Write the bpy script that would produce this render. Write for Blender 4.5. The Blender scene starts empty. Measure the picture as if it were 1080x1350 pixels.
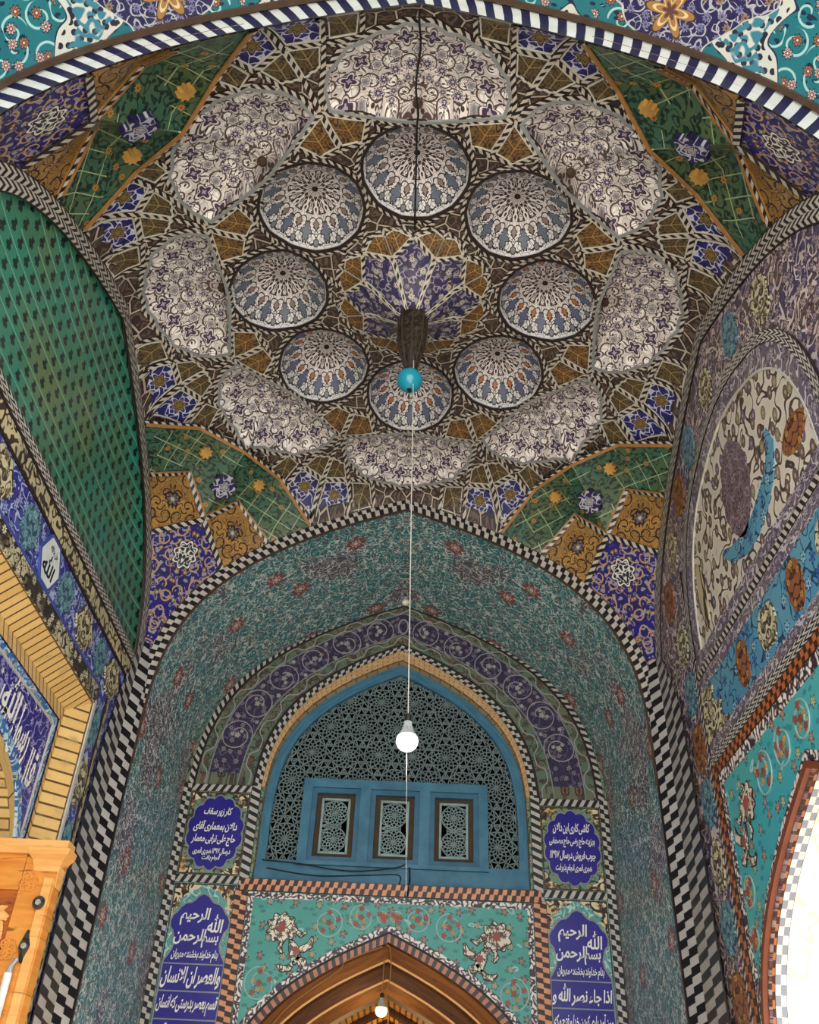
import bpy, math, random
from mathutils import Vector, Matrix
from mathutils.geometry import delaunay_2d_cdt, interpolate_bezier

random.seed(7)
SC = bpy.context.scene
COL = SC.collection
pi = math.pi
sin, cos, atan2, hypot, radians = math.sin, math.cos, math.atan2, math.hypot, math.radians

# ------------------------------------------------------------------ place: one square bay under a star vault
XC, YC = -0.10, 4.572            # plumb line through the middle of the vault
AX, BY, H = 2.135, 2.234, 2.18   # half width, half depth, design half size
ZS, ZP = 2.58, 5.25              # springing and crown of the four arches
YB, YF = YC + BY, YC - BY        # planes of the back and the front arch
YW = 8.605                       # back wall of the recess
FLOOR = -1.62

# ------------------------------------------------------------------ shader expressions
class S:
    def __init__(s, g, k): s.g, s.k = g, k
    def __add__(a, b): return a.g.m('ADD', a, b)
    __radd__ = __add__
    def __sub__(a, b): return a.g.m('SUBTRACT', a, b)
    def __rsub__(a, b): return a.g.m('SUBTRACT', b, a)
    def __mul__(a, b): return a.g.m('MULTIPLY', a, b)
    __rmul__ = __mul__
    def __truediv__(a, b): return a.g.m('DIVIDE', a, b)
    def __rtruediv__(a, b): return a.g.m('DIVIDE', b, a)
    def __pow__(a, b): return a.g.m('POWER', a, b)
    def __lt__(a, b): return a.g.m('LESS_THAN', a, b)
    def __gt__(a, b): return a.g.m('GREATER_THAN', a, b)
    def __neg__(a): return a.g.m('MULTIPLY', a, -1.0)
    def abs(a): return a.g.m('ABSOLUTE', a)
    def frac(a): return a.g.m('FRACT', a)
    def floor(a): return a.g.m('FLOOR', a)
    def sin(a): return a.g.m('SINE', a)
    def cos(a): return a.g.m('COSINE', a)
    def sqrt(a): return a.g.m('SQRT', a)
    def max(a, b): return a.g.m('MAXIMUM', a, b)
    def min(a, b): return a.g.m('MINIMUM', a, b)

def lin(c):
    """8-bit display colour to linear"""
    f = lambda x: (x / 255 / 12.92) if x / 255 <= .04045 else ((x / 255 + .055) / 1.055) ** 2.4
    return (f(c[0]), f(c[1]), f(c[2]), 1)

class Mat:
    def __init__(s, name, rough=.38, spec=.35):
        s.mat = bpy.data.materials.new(name); s.mat.use_nodes = True
        s.nt = s.mat.node_tree; s.N = s.nt.nodes; s.L = s.nt.links
        s.b = s.N['Principled BSDF']
        s.b.inputs['Roughness'].default_value = rough
        s.b.inputs['Specular IOR Level'].default_value = spec
        uv = s.N.new('ShaderNodeUVMap'); uv.uv_map = 'uv'
        sep = s.N.new('ShaderNodeSeparateXYZ'); s.L.new(uv.outputs[0], sep.inputs[0])
        s.u, s.v = S(s, sep.outputs[0]), S(s, sep.outputs[1])
    def put(s, sock, x):
        if isinstance(x, S): s.L.new(x.k, sock)
        else: sock.default_value = x
    def m(s, op, a, b=None):
        n = s.N.new('ShaderNodeMath'); n.operation = op
        s.put(n.inputs[0], a)
        if b is not None: s.put(n.inputs[1], b)
        return S(s, n.outputs[0])
    def atan2(s, y, x): return s.m('ARCTAN2', y, x)
    def hyp(s, x, y): return (x * x + y * y).sqrt()
    def step(s, lo, hi, x):
        n = s.N.new('ShaderNodeMapRange'); n.interpolation_type = 'SMOOTHSTEP'
        s.put(n.inputs[0], x); s.put(n.inputs[1], lo); s.put(n.inputs[2], hi)
        return S(s, n.outputs[0])
    def vec(s, x, y, z=0.0):
        n = s.N.new('ShaderNodeCombineXYZ')
        for i, q in enumerate((x, y, z)): s.put(n.inputs[i], q)
        return S(s, n.outputs[0])
    def noise(s, x, y, detail=0.0, dist=0.0, seed=0.0):
        n = s.N.new('ShaderNodeTexNoise'); n.noise_dimensions = '3D'
        s.put(n.inputs['Vector'], s.vec(x, y, seed)); n.inputs['Scale'].default_value = 1
        n.inputs['Detail'].default_value = detail; n.inputs['Distortion'].default_value = dist
        return S(s, n.outputs[0])
    def vor(s, x, y, rand=1.0):
        n = s.N.new('ShaderNodeTexVoronoi'); n.voronoi_dimensions = '2D'
        s.put(n.inputs['Vector'], s.vec(x, y)); n.inputs['Scale'].default_value = 1
        n.inputs['Randomness'].default_value = rand
        sp = s.N.new('ShaderNodeSeparateXYZ'); s.L.new(n.outputs['Position'], sp.inputs[0])
        sc = s.N.new('ShaderNodeSeparateColor'); s.L.new(n.outputs['Color'], sc.inputs[0])
        dx, dy = x - S(s, sp.outputs[0]), y - S(s, sp.outputs[1])
        return dx, dy, S(s, sc.outputs[0]), S(s, sc.outputs[1])
    def edge(s, x, y, rand=1.0):
        n = s.N.new('ShaderNodeTexVoronoi'); n.voronoi_dimensions = '2D'; n.feature = 'DISTANCE_TO_EDGE'
        s.put(n.inputs['Vector'], s.vec(x, y)); n.inputs['Scale'].default_value = 1
        n.inputs['Randomness'].default_value = rand
        return S(s, n.outputs['Distance'])
    def mix(s, f, a, b):
        n = s.N.new('ShaderNodeMix'); n.data_type = 'RGBA'
        s.put(n.inputs[0], f)
        for i, c in ((6, a), (7, b)):
            if isinstance(c, S): s.L.new(c.k, n.inputs[i])
            else: n.inputs[i].default_value = lin(c)
        return S(s, n.outputs[2])
    def contour(s, x, y, k, w, detail=0.0, dist=0.0, seed=0.0):
        """thin meandering lines: level curves of a smooth noise"""
        f = ((s.noise(x, y, detail, dist, seed) * k).frac() - .5).abs() * 2
        return 1 - s.step(w * .55, w, f)
    def petals(s, dx, dy, R, n, depth=.3):
        """signed rosette radius ratio: <1 inside"""
        r = s.hyp(dx, dy); th = s.atan2(dy, dx)
        return r / (R * (1 - depth + depth * (th * n).cos()))
    def out(s, col, bump=None, bs=.15):
        s.L.new(col.k, s.b.inputs['Base Color'])
        if bump is not None:
            b = s.N.new('ShaderNodeBump'); b.inputs['Strength'].default_value = bs
            b.inputs['Distance'].default_value = .01
            s.put(b.inputs['Height'], bump); s.L.new(b.outputs[0], s.b.inputs['Normal'])
        return s.mat

def plain(name, c, rough=.5, spec=.3, c2=None, ns=6.0, metal=0.0):
    g = Mat(name, rough, spec)
    g.b.inputs['Metallic'].default_value = metal
    n = g.noise(g.u * ns, g.v * ns, 4.0)
    return g.out(g.mix(g.step(.3, .7, n), c, c2 or tuple(x * .85 for x in c)))

def glow(name, c, strength):
    g = Mat(name)
    g.b.inputs['Base Color'].default_value = lin(c)
    g.b.inputs['Emission Color'].default_value = lin(c)
    g.b.inputs['Emission Strength'].default_value = strength
    return g.mat

def strip_mat(name, light, dark, period, skew=.5, rows=1, chevron=False, line=(40, 30, 28), duty=.5, light2=None):
    """banded border of alternating glazed pieces; u in metres along, v 0..1 across"""
    g = Mat(name, .35, .35); u, v = g.u, g.v
    vr = v * rows; row = vr.floor(); lv = vr.frac()
    sk = ((lv - .5).abs() * 2 if chevron else lv) * skew
    ph = (u / period + sk + row * .5).frac()
    d = ph < duty
    base = g.mix(g.noise(u * 9, v * 2, 2.0), light, light2 or tuple(x * .8 for x in light))
    c = g.mix(d, base, dark)
    gl = (((u / period * 2 + sk * 2).frac() - .5).abs() > .46)
    e = ((v - .5).abs() > .46)
    c = g.mix(e, c, line)
    return g.out(c)

def floral(name, base, patch, line, fl1, fl2, s=9.0, k=5.0, w=.3, fs=5.0, fr=.22, pet=8, ps=1.5,
           line2=None, mirror=False, rough=.38, leaf=None, rand=.7, big=None, seed=0.0, dist=.6, spec=.35, vs=1.0, pt=(.44, .56)):
    """dense tile painting: meandering tendrils, leaves and rosettes over a two-tone ground"""
    g = Mat(name, rough, spec); u, v = g.u, g.v
    if mirror: u = u.abs()
    if vs != 1.0: v = v * vs
    pn = g.noise(u * ps, v * ps, 2.0, 0.0, seed + 3)
    c = g.mix(g.step(pt[0], pt[1], pn), base, patch)
    if leaf:
        lx, ly, r1, r2 = g.vor(u * s * 1.6, v * s * 1.6, 1.0)
        c = g.mix((g.hyp(lx, ly * 1.7) < .24), c, leaf)
    ln = g.contour(u * s, v * s, k, w, .5, dist, seed)
    c = g.mix(ln, c, line)
    if line2:
        l2 = g.contour(u * s * .55, v * s * .55, k * .8, w * .45, .5, dist, seed + 9)
        c = g.mix(l2, c, line2)
    if fl1:
        dx, dy, ra, rb = g.vor(u * fs, v * fs, rand)
        p = g.petals(dx, dy, fr, pet)
        fc = g.mix(ra > .5, fl1, fl2)
        c = g.mix(p < 1.3, c, tuple(x * .35 for x in base))
        c = g.mix(p < 1.0, c, fc)
        c = g.mix(p < .42, c, line)
        c = g.mix(p < .24, c, tuple(x * .5 for x in fl2))
    if big:
        bc, bs_, br = big
        dx, dy, ra, rb = g.vor(u * bs_, v * bs_, .8)
        p = g.petals(dx, dy, br, 8, .22)
        c = g.mix((p < 1.0) * (ra > .35), c, bc)
        c = g.mix((p < .5) * (p > .38) * (ra > .35), c, line)
        c = g.mix((p < .22) * (ra > .35), c, line)
    return g.out(c)

# ------------------------------------------------------------------ objects
LOC = {}
def mk(name, V, F, UV, mat, parent=None, origin=None, smooth=False):
    """one mesh object from world-space vertices"""
    if origin is None:
        if parent is not None: origin = LOC[parent.name]
        else:
            n = max(1, len(V)); origin = Vector((sum(p[0] for p in V) / n, sum(p[1] for p in V) / n, sum(p[2] for p in V) / n))
    origin = Vector(origin)
    me = bpy.data.meshes.new(name)
    me.from_pydata([tuple(Vector(p) - origin) for p in V], [], F)
    uvl = me.uv_layers.new(name='uv')
    if UV:
        for l in me.loops: uvl.data[l.index].uv = UV[l.vertex_index]
    if smooth:
        me.polygons.foreach_set('use_smooth', [True] * len(me.polygons))
    me.materials.append(mat)
    o = bpy.data.objects.new(name, me); COL.objects.link(o)
    if parent is not None:
        o.parent = parent; o.location = origin - LOC[parent.name]
    else: o.location = origin
    LOC[o.name] = origin
    return o

def tag(o, label=None, cat=None, group=None, kind=None):
    if label: o['label'] = label
    if cat: o['category'] = cat
    if group: o['group'] = group
    if kind: o['kind'] = kind
    return o

def thing(name, loc, label, cat, group=None, kind=None):
    o = bpy.data.objects.new(name, None); COL.objects.link(o)
    o.empty_display_size = .1; o.location = loc; LOC[o.name] = Vector(loc)
    return tag(o, label, cat, group, kind)

class MB:
    """collects pieces for one mesh"""
    def __init__(s): s.V, s.F, s.UV = [], [], []
    def add(s, V, F, UV):
        n = len(s.V); s.V += [tuple(p) for p in V]; s.F += [tuple(i + n for i in f) for f in F]; s.UV += UV
    def build(s, name, mat, parent=None, origin=None, smooth=False):
        return mk(name, s.V, s.F, s.UV, mat, parent, origin, smooth)

def inpoly(x, y, P):
    c = False; j = len(P) - 1
    for i in range(len(P)):
        xi, yi = P[i]; xj, yj = P[j]
        if (yi > y) != (yj > y) and x < (xj - xi) * (y - yi) / (yj - yi) + xi: c = not c
        j = i
    return c

def densify(P, d, closed=True):
    out = []; n = len(P)
    for i in range(n if closed else n - 1):
        a, b = P[i], P[(i + 1) % n]; L = hypot(b[0] - a[0], b[1] - a[1]); k = max(1, int(math.ceil(L / d)))
        for j in range(k): out.append((a[0] + (b[0] - a[0]) * j / k, a[1] + (b[1] - a[1]) * j / k))
    if not closed: out.append(P[-1])
    return out

def area(P): return sum(P[i - 1][0] * P[i][1] - P[i][0] * P[i - 1][1] for i in range(len(P))) / 2

def cdt(outer, holes=(), res=None, extra=()):
    """triangulated region with optional interior points"""
    if res:
        outer = densify(outer, res); holes = [densify(h, res) for h in holes]
    pts, edges = [], []
    for L in [outer] + list(holes):
        n0 = len(pts); pts += L; edges += [(n0 + i, n0 + (i + 1) % len(L)) for i in range(len(L))]
    hb = [(min(p[0] for p in h), max(p[0] for p in h), min(p[1] for p in h), max(p[1] for p in h), h) for h in holes]
    def ok(x, y):
        if not inpoly(x, y, outer): return False
        for a, b, c, d, h in hb:
            if a <= x <= b and c <= y <= d and inpoly(x, y, h): return False
        return True
    if res:
        x0, x1 = min(p[0] for p in outer), max(p[0] for p in outer); y0, y1 = min(p[1] for p in outer), max(p[1] for p in outer)
        nx, ny = int((x1 - x0) / res), int((y1 - y0) / res)
        for i in range(1, nx + 1):
            for j in range(1, ny + 1):
                x, y = x0 + (i - .4 + (j % 2) * .3) * res, y0 + (j - .45) * res
                if ok(x, y): pts.append((x, y))
    pts += [q for q in extra if ok(*q)]
    r = delaunay_2d_cdt([Vector(q) for q in pts], edges, [], 0, 1e-5)
    V = [(q[0], q[1]) for q in r[0]]
    T = []
    for f in r[2]:
        cx = sum(V[i][0] for i in f) / len(f); cy = sum(V[i][1] for i in f) / len(f)
        if ok(cx, cy): T.append(tuple(f))
    return V, T

# ------------------------------------------------------------------ flat work on a wall plane
class Fr:
    def __init__(s, O, eu, ev, n): s.O, s.eu, s.ev, s.n = Vector(O), Vector(eu), Vector(ev), Vector(n)
    def p(s, u, v, off=0.0): return s.O + s.eu * u + s.ev * v + s.n * off

BACK = Fr((XC, YW, 0), (1, 0, 0), (0, 0, 1), (0, -1, 0))
LEFT = Fr((XC - AX, YC, 0), (0, 1, 0), (0, 0, 1), (1, 0, 0))
RIGHT = Fr((XC + AX, YC, 0), (0, 1, 0), (0, 0, 1), (-1, 0, 0))

def slab_into(mb, fr, poly, off, holes=(), back=0.0, c=(0, 0), res=None, offf=None, us=1.0):
    """tile slab: face at off, rim going back to the wall"""
    V, T = cdt(poly, holes, res)
    o = offf or (lambda u, v: off)
    mb.add([fr.p(u, v, o(u, v)) for u, v in V], T, [((u - c[0]) * us, (v - c[1]) * us) for u, v in V])
    if off != back and not offf:
        for L in [poly] + list(holes):
            n = len(L)
            W = [fr.p(u, v, off) for u, v in L] + [fr.p(u, v, back) for u, v in L]
            mb.add(W, [(i, (i + 1) % n, n + (i + 1) % n, n + i) for i in range(n)], [((u - c[0]) * us, (v - c[1]) * us) for u, v in L] * 2)

def slab(name, fr, poly, off, mat, parent=None, holes=(), back=0.0, c=(0, 0), res=None, offf=None, origin=None, us=1.0):
    mb = MB(); slab_into(mb, fr, poly, off, holes, back, c, res, offf, us)
    return mb.build(name, mat, parent, origin)

def offset_line(P, w, closed=False):
    """mitred left and right copies of a polyline"""
    n = len(P); L, R = [], []
    for i in range(n):
        a = P[(i - 1) % n] if (closed or i > 0) else None; b = P[i]; c = P[(i + 1) % n] if (closed or i < n - 1) else None
        ds = []
        for q, r in ((a, b), (b, c)):
            if q is None or r is None: continue
            dx, dy = r[0] - q[0], r[1] - q[1]; l = hypot(dx, dy)
            if l > 1e-9: ds.append((dx / l, dy / l))
        if not ds: ds = [(1, 0)]
        if len(ds) == 1: nx, ny = -ds[0][1], ds[0][0]; k = 1
        else:
            nx, ny = -(ds[0][1] + ds[1][1]), ds[0][0] + ds[1][0]; l = hypot(nx, ny) or 1
            nx, ny = nx / l, ny / l
            k = 1 / max(.45, nx * -ds[0][1] + ny * ds[0][0])
        L.append((b[0] + nx * w * k, b[1] + ny * w * k)); R.append((b[0] - nx * w * k, b[1] - ny * w * k))
    return L, R

def band_faces(mb, fn, A, B, closed=False, rim=None, u0=0.0):
    """strip between two matched polylines; fn maps a plan point and a lift to space"""
    n = len(A); us = [u0]
    for i in range(1, n + (1 if closed else 0)):
        p, q = A[i - 1], A[i % n]; r, t = B[i - 1], B[i % n]
        us.append(us[-1] + (hypot(q[0] - p[0], q[1] - p[1]) + hypot(t[0] - r[0], t[1] - r[1])) / 2)
    m = len(us); V, UV = [], []
    for i in range(m): V += [fn(A[i % n], 0), fn(B[i % n], 0)]; UV += [(us[i], 0), (us[i], 1)]
    F = [(2 * i, 2 * i + 1, 2 * i + 3, 2 * i + 2) for i in range(m - 1)]
    if rim:
        k = len(V)
        for i in range(m): V += [fn(A[i % n], rim), fn(B[i % n], rim)]; UV += [(us[i], 0), (us[i], 1)]
        F += [(2 * i, 2 * i + 2, k + 2 * i + 2, k + 2 * i) for i in range(m - 1)]
        F += [(2 * i + 1, 2 * i + 3, k + 2 * i + 3, k + 2 * i + 1) for i in range(m - 1)]
    mb.add(V, F, UV)

def rib_into(mb, fr, P, w, off, closed=False, back=0.0, res=None):
    if res: P = densify(P, res, closed)
    L, R = offset_line(P, w / 2, closed)
    band_faces(mb, lambda q, r: fr.p(q[0], q[1], off - r), L, R, closed, off - back if off != back else None)

def rib(name, fr, P, w, off, mat, parent=None, closed=False, back=0.0, res=None, origin=None):
    mb = MB(); rib_into(mb, fr, P, w, off, closed, back, res)
    return mb.build(name, mat, parent, origin)

def between(name, fr, A, B, off, mat, parent=None, back=0.0, origin=None, closed=False):
    mb = MB(); band_faces(mb, lambda q, r: fr.p(q[0], q[1], off - r), A, B, closed, (off - back) or None)
    return mb.build(name, mat, parent, origin)

def rect(u0, v0, u1, v1): return [(u0, v0), (u1, v0), (u1, v1), (u0, v1)]

def box_into(mb, p0, p1, us=1.0):
    x0, y0, z0 = p0; x1, y1, z1 = p1
    for q, (a, b) in ((((x0, y0, z0), (x1, y0, z0), (x1, y0, z1), (x0, y0, z1)), (0, 2)), (((x0, y1, z0), (x1, y1, z0), (x1, y1, z1), (x0, y1, z1)), (0, 2)),
              (((x0, y0, z0), (x0, y1, z0), (x0, y1, z1), (x0, y0, z1)), (1, 2)), (((x1, y0, z0), (x1, y1, z0), (x1, y1, z1), (x1, y0, z1)), (1, 2)),
              (((x0, y0, z0), (x1, y0, z0), (x1, y1, z0), (x0, y1, z0)), (0, 1)), (((x0, y0, z1), (x1, y0, z1), (x1, y1, z1), (x0, y1, z1)), (0, 1))):
        mb.add(q, [(0, 1, 2, 3)], [(k[a] * us, k[b] * us) for k in q])

def frame_box(mb, fr, u0, v0, u1, v1, o0, o1):
    """solid bar standing on a wall plane"""
    P = [(u0, v0), (u1, v0), (u1, v1), (u0, v1)]
    V = [fr.p(*q, o1) for q in P] + [fr.p(*q, o0) for q in P]
    mb.add(V, [(0, 1, 2, 3), (0, 1, 5, 4), (1, 2, 6, 5), (2, 3, 7, 6), (3, 0, 4, 7), (4, 5, 6, 7)], [q for q in P] * 2)

def tube_into(mb, P, r, n=8, caps=True):
    P = [Vector(p) for p in P]; V, UV, F = [], [], []; L = 0
    for i, p in enumerate(P):
        d = (P[min(i + 1, len(P) - 1)] - P[max(i - 1, 0)]).normalized()
        a = d.orthogonal().normalized() if i == 0 else (a - d * a.dot(d)).normalized()
        b = d.cross(a); L += (p - P[i - 1]).length if i else 0
        rr = r[i] if isinstance(r, (list, tuple)) else r
        for j in range(n):
            t = 2 * pi * j / n; V.append(p + a * (rr * cos(t)) + b * (rr * sin(t))); UV.append((j / n, L))
    for i in range(len(P) - 1):
        for j in range(n):
            k = (j + 1) % n; F.append((i * n + j, i * n + k, i * n + n + k, i * n + n + j))
    if caps: F += [tuple(range(n)), tuple(range(len(V) - n, len(V)))]
    mb.add(V, F, UV)

def lathe_into(mb, c, prof, n=28, us=1.0):
    """prof: list of (radius, z) about the plumb line through c"""
    V, UV, F = [], [], []
    for r, z in prof:
        for j in range(n):
            t = 2 * pi * j / n; V.append((c[0] + r * cos(t), c[1] + r * sin(t), c[2] + z)); UV.append((t * us * .1, z * us))
    for i in range(len(prof) - 1):
        for j in range(n):
            k = (j + 1) % n; F.append((i * n + j, i * n + k, i * n + n + k, i * n + n + j))
    mb.add(V, F, UV)

def fA(s): return max(0.0, 1 - abs(s) ** 1.01) ** .28
def arch_pts(hw, zp, zs=ZS, n=30, fn=fA, c=0.0, zmin=None):
    """pointed arch outline, left foot to right foot"""
    R = []
    for i in range(n + 1):
        s = 1 - (1 - i / n) ** 3; R.append((hw * s, zs + (zp - zs) * fn(s)))
    P = [(c - x, z) for x, z in reversed(R)] + [(c + x, z) for x, z in R[1:]]
    if zmin is not None: P = [(x, max(z, zmin)) for x, z in P]
    return P
def curls(g, x, y, rand=.75):
    """one spiral tendril per cell: returns line mask, inside mask and cell randoms"""
    dx, dy, ra, rb = g.vor(x, y, rand)
    r = g.hyp(dx, dy); th = g.atan2(dy, dx)
    sp = ((th / (2 * pi) * ((ra > .5) * 2 - 1) + r * 2.3 + rb).frac() - .5).abs()
    ln = (sp < .085 + r * .05) * (r < .56) * (r > .1)
    return ln, r, ra, rb
# ------------------------------------------------------------------ materials
M = {}
WHITE_S, DARK_S = (205, 198, 188), (30, 27, 36)
M['strip'] = strip_mat('black and white strip', WHITE_S, DARK_S, .075, .55)
M['strip_small'] = strip_mat('narrow strip', (206, 198, 186), (30, 26, 30), .06, .6, light2=(170, 158, 146))
M['check'] = strip_mat('chequer strip', WHITE_S, DARK_S, .085, .14, rows=2)
M['check3'] = strip_mat('three row chequer', (188, 184, 182), (26, 23, 28), .115, .2, rows=4)
M['zigzag'] = strip_mat('zigzag strip', WHITE_S, DARK_S, .075, .9, rows=2, chevron=True)
M['front_strip'] = strip_mat('broad slanting strip', (205, 208, 205), (30, 30, 62), .105, .45)
M['brown_strip'] = strip_mat('brown chequer strip', (226, 178, 140), (62, 26, 20), .08, .16, rows=2, light2=(190, 110, 70))
M['orange_strip'] = strip_mat('orange chequer strip', (190, 112, 56), (66, 32, 20), .085, .0, rows=2, light2=(156, 84, 42))
M['dentil'] = strip_mat('dentil strip', (190, 130, 95), (50, 24, 20), .07, .1, light2=(160, 90, 60))
M['wave_border'] = floral('white scroll border', (58, 40, 58), (66, 46, 50), (226, 220, 214), None, None, s=24, k=2.0, w=.8, dist=.3, vs=.06)

def shell_mat():
    """white ground fan painting: rosettes on arcs round the apex, dark tendrils"""
    g = Mat('white arabesque shell', .42, .3); u, v = g.u, g.v
    m = u.abs(); r = g.hyp(m, v); th = g.atan2(m, v)
    c = g.mix(g.step(.42, .58, g.noise(m * 8, v * 8, 2.0)), (226, 218, 216), (202, 194, 192))
    ln, cr, ca, cb = curls(g, m * 8.2, v * 8.2)
    c = g.mix((cr < .30) * (ca > .35), c, (238, 234, 232))
    c = g.mix(ln, c, (74, 60, 60))
    nf = g.noise(m * 13, v * 13, 0.0, .6, 2.0)
    c = g.mix(((nf > .47) * (nf < .50)).max((nf > .60) * (nf < .62)), c, (86, 72, 70))
    lx, ly, ra, rb = g.vor(m * 19, v * 19, 1.0)
    c = g.mix((g.hyp(lx, ly * 2.0) < .25) * (ra > .35), c, (58, 48, 52))
    def ring(c, r0, N, o, R, pet, dep, col, core, halo=(214, 206, 206)):
        k = th * (N / pi) + o
        dx = ((k.frac()) - .5) * (pi / N) * r; dy = r - r0
        p = g.petals(dx, dy, R, pet, dep)
        c = g.mix(p < 1.55, c, halo)
        c = g.mix((p < 1.55) * (p > 1.3), c, (78, 66, 68))
        c = g.mix(p < 1.0, c, col)
        return g.mix(p < .38, c, core)
    c = ring(c, .17, 8, .5, .022, 8, .22, (70, 60, 88), (196, 186, 192))
    c = ring(c, .26, 8, 0.0, .030, 8, .22, (56, 48, 88), (200, 190, 196))
    c = ring(c, .36, 8, .5, .030, 6, .12, (150, 146, 150), (120, 118, 130))
    c = ring(c, .46, 9, 0.0, .050, 4, .26, (62, 48, 72), (170, 156, 170))
    c = ring(c, .60, 10, .5, .032, 5, .2, (92, 78, 104), (206, 200, 206))
    k = (th * (24 / pi)).frac()
    c = g.mix((r < .12) * ((k - .5).abs() > .37), c, (84, 66, 60))
    c = g.mix(r < .024, c, (24, 18, 16))
    return g.out(c, g.noise(u * 7, v * 7, 2.0), .25)
M['shell'] = shell_mat()

def dome_mat(name, amber, blue, blue2):
    """radial painting of a small cupola; uv = position over the rim radius"""
    g = Mat(name, .4, .32); u, v = g.u, g.v
    r = g.hyp(u, v); th = g.atan2(v, u)
    k = (th * (12 / (2 * pi))).frac(); a = (k - .5).abs() * 2       # 0 on a petal axis, 1 between
    c = g.mix(r, (228, 214, 212), (202, 202, 206))
    x = a * r * .262                                                # distance from the axis
    y = (1 - a) * r * .262                                          # distance from the gap
    ink = (46, 40, 44)
    ln, cr, ca, cb = curls(g, x * 5.2 + 2.0, r * 4.6 + 1.3, .8)
    c = g.mix(ln * (r > .34), c, ink)
    nz = g.noise(x * 8 + 3.0, r * 6.5, 0.0, .5, 5.0)
    l2 = ((nz > .44) * (nz < .475)) + ((nz > .56) * (nz < .59))
    c = g.mix(l2 * (r > .3), c, ink)
    # long white petals round the eye, wavy and outlined, with dark drops between
    w = .5 + (r * 34).sin() * .12
    c = g.mix((r < .5) * (r > .07) * ((a - w).abs() < .034 / (r + .05)), c, ink)
    c = g.mix((r < .36) * (a > .90) * (r > .1), c, ink)
    for rr, aa in ((.26, 1.0), (.40, 0.0), (.47, .55), (.20, 0.0), (.33, .5)):
        dp = g.hyp((a - aa) * r * .262 / .021, (r - rr) / .040); c = g.mix(dp < 1.0, c, ink)
    dd = x / .045 + (r - .66).abs() / .08
    c = g.mix(dd < 1.4, c, ink); c = g.mix(dd < 1.05, c, amber)
    b = g.petals(y, (r - .785) * .72, .100, 5, .24)
    c = g.mix((b < 1.22), c, ink)
    c = g.mix(b < 1.0, c, g.mix(g.noise(u * 4, v * 4, 1.0), blue, blue2))
    sm = g.hyp(x / .032, (r - .80) / .05)
    c = g.mix(sm < 1.15, c, ink); c = g.mix(sm < .75, c, (212, 208, 208)); c = g.mix(sm < .35, c, ink)
    e = g.hyp(x / .045, (r - .915) / .04)
    c = g.mix(e < 1.3, c, ink); c = g.mix(e < .95, c, (112, 114, 120))
    c = g.mix(r < .065, c, (30, 20, 18)); c = g.mix(r > .982, c, (160, 160, 162))
    return g.out(c)
M['dome'] = dome_mat('cupola painting amber', (166, 104, 62), (70, 80, 118), (98, 102, 122))
M['dome_grey'] = dome_mat('cupola painting grey', (130, 112, 106), (76, 88, 112), (102, 108, 118))

def net_mat():
    """dark triangle work between the strips"""
    g = Mat('dark triangle mosaic', .45, .3); u, v = g.u, g.v
    c = g.mix(g.noise(u * 6, v * 6, 2.0), (66, 51, 45), (50, 42, 46))
    c = g.mix(g.contour(u * 16, v * 16, 4.0, .5, .5, .4), c, (98, 82, 70))
    e = g.edge(u * 8.5, v * 8.5, .9)
    c = g.mix(e < .11, c, (38, 32, 34)); c = g.mix(e < .045, c, (176, 164, 148))
    return g.out(c)
M['net'] = net_mat()

def kite_mat(name, ground, ink, rim, gold=None, s=14.0, k=4.0, w=.42, star=True, R=.075):
    """small tile: scroll ground with a rosette in the middle, uv centred"""
    g = Mat(name, .36, .35); u, v = g.u, g.v
    m = u.abs()
    c = g.mix(g.step(.4, .6, g.noise(m * 7 + 2, v * 7, 2.0)), ground, tuple(x * .78 for x in ground))
    c = g.mix(g.contour(m * s, v * s, k, w, .3, .5, 4.0), c, ink)
    if gold:
        p = g.petals(u, v, R, 6, .22)
        c = g.mix(p < 1.5, c, tuple(x * .9 for x in ground)); c = g.mix((p < 1.5) * (p > 1.3), c, ink)
        c = g.mix(p < 1.0, c, gold); c = g.mix((p < .62) * (p > .45), c, tuple(x * .45 for x in gold))
    if star: c = g.mix((m < .003) + ((v - m * .6).abs() < .003), c, tuple(x * .8 for x in rim))
    return g.out(c)
M['ochre'] = kite_mat('ochre star tile', (120, 92, 56), (52, 38, 34), (206, 170, 110), (120, 84, 48), s=15, k=4, R=.05)
M['olive'] = kite_mat('olive star tile', (98, 84, 58), (50, 40, 36), (190, 170, 120), (92, 74, 50), s=15, k=4, R=.05)
M['blue_kite'] = kite_mat('blue kite tile', (44, 42, 108), (190, 190, 208), (120, 120, 180), (126, 104, 54), s=11, k=3.0, w=.17, star=False, R=.062)
def ochre_mat():
    g = Mat('ochre scroll tile', .36, .35); u, v = g.u, g.v; m = u.abs()
    c = g.mix(g.step(.4, .6, g.noise(m * 6, v * 6, 2.0)), (176, 134, 68), (150, 114, 62))
    l1, r1, a1, b1 = curls(g, m * 7.5 + 1.0, v * 7.5)
    n = g.noise(m * 15, v * 15, 0.0, .6, 2.0)
    c = g.mix(l1.max((n > .56) * (n < .60)).max((n > .40) * (n < .43)), c, (40, 30, 40))
    p = g.petals(u, v, .055, 6, .22)
    c = g.mix(p < 1.35, c, (40, 30, 40)); c = g.mix(p < 1.0, c, (104, 98, 108)); c = g.mix(p < .4, c, (196, 180, 140))
    return g.out(c)
M['ochre_big'] = ochre_mat()
M['flower_navy'] = kite_mat('navy flower tile', (40, 36, 84), (176, 176, 186), (90, 90, 120), (170, 166, 170), s=15, k=3.0, w=.3, star=False, R=.035)
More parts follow.
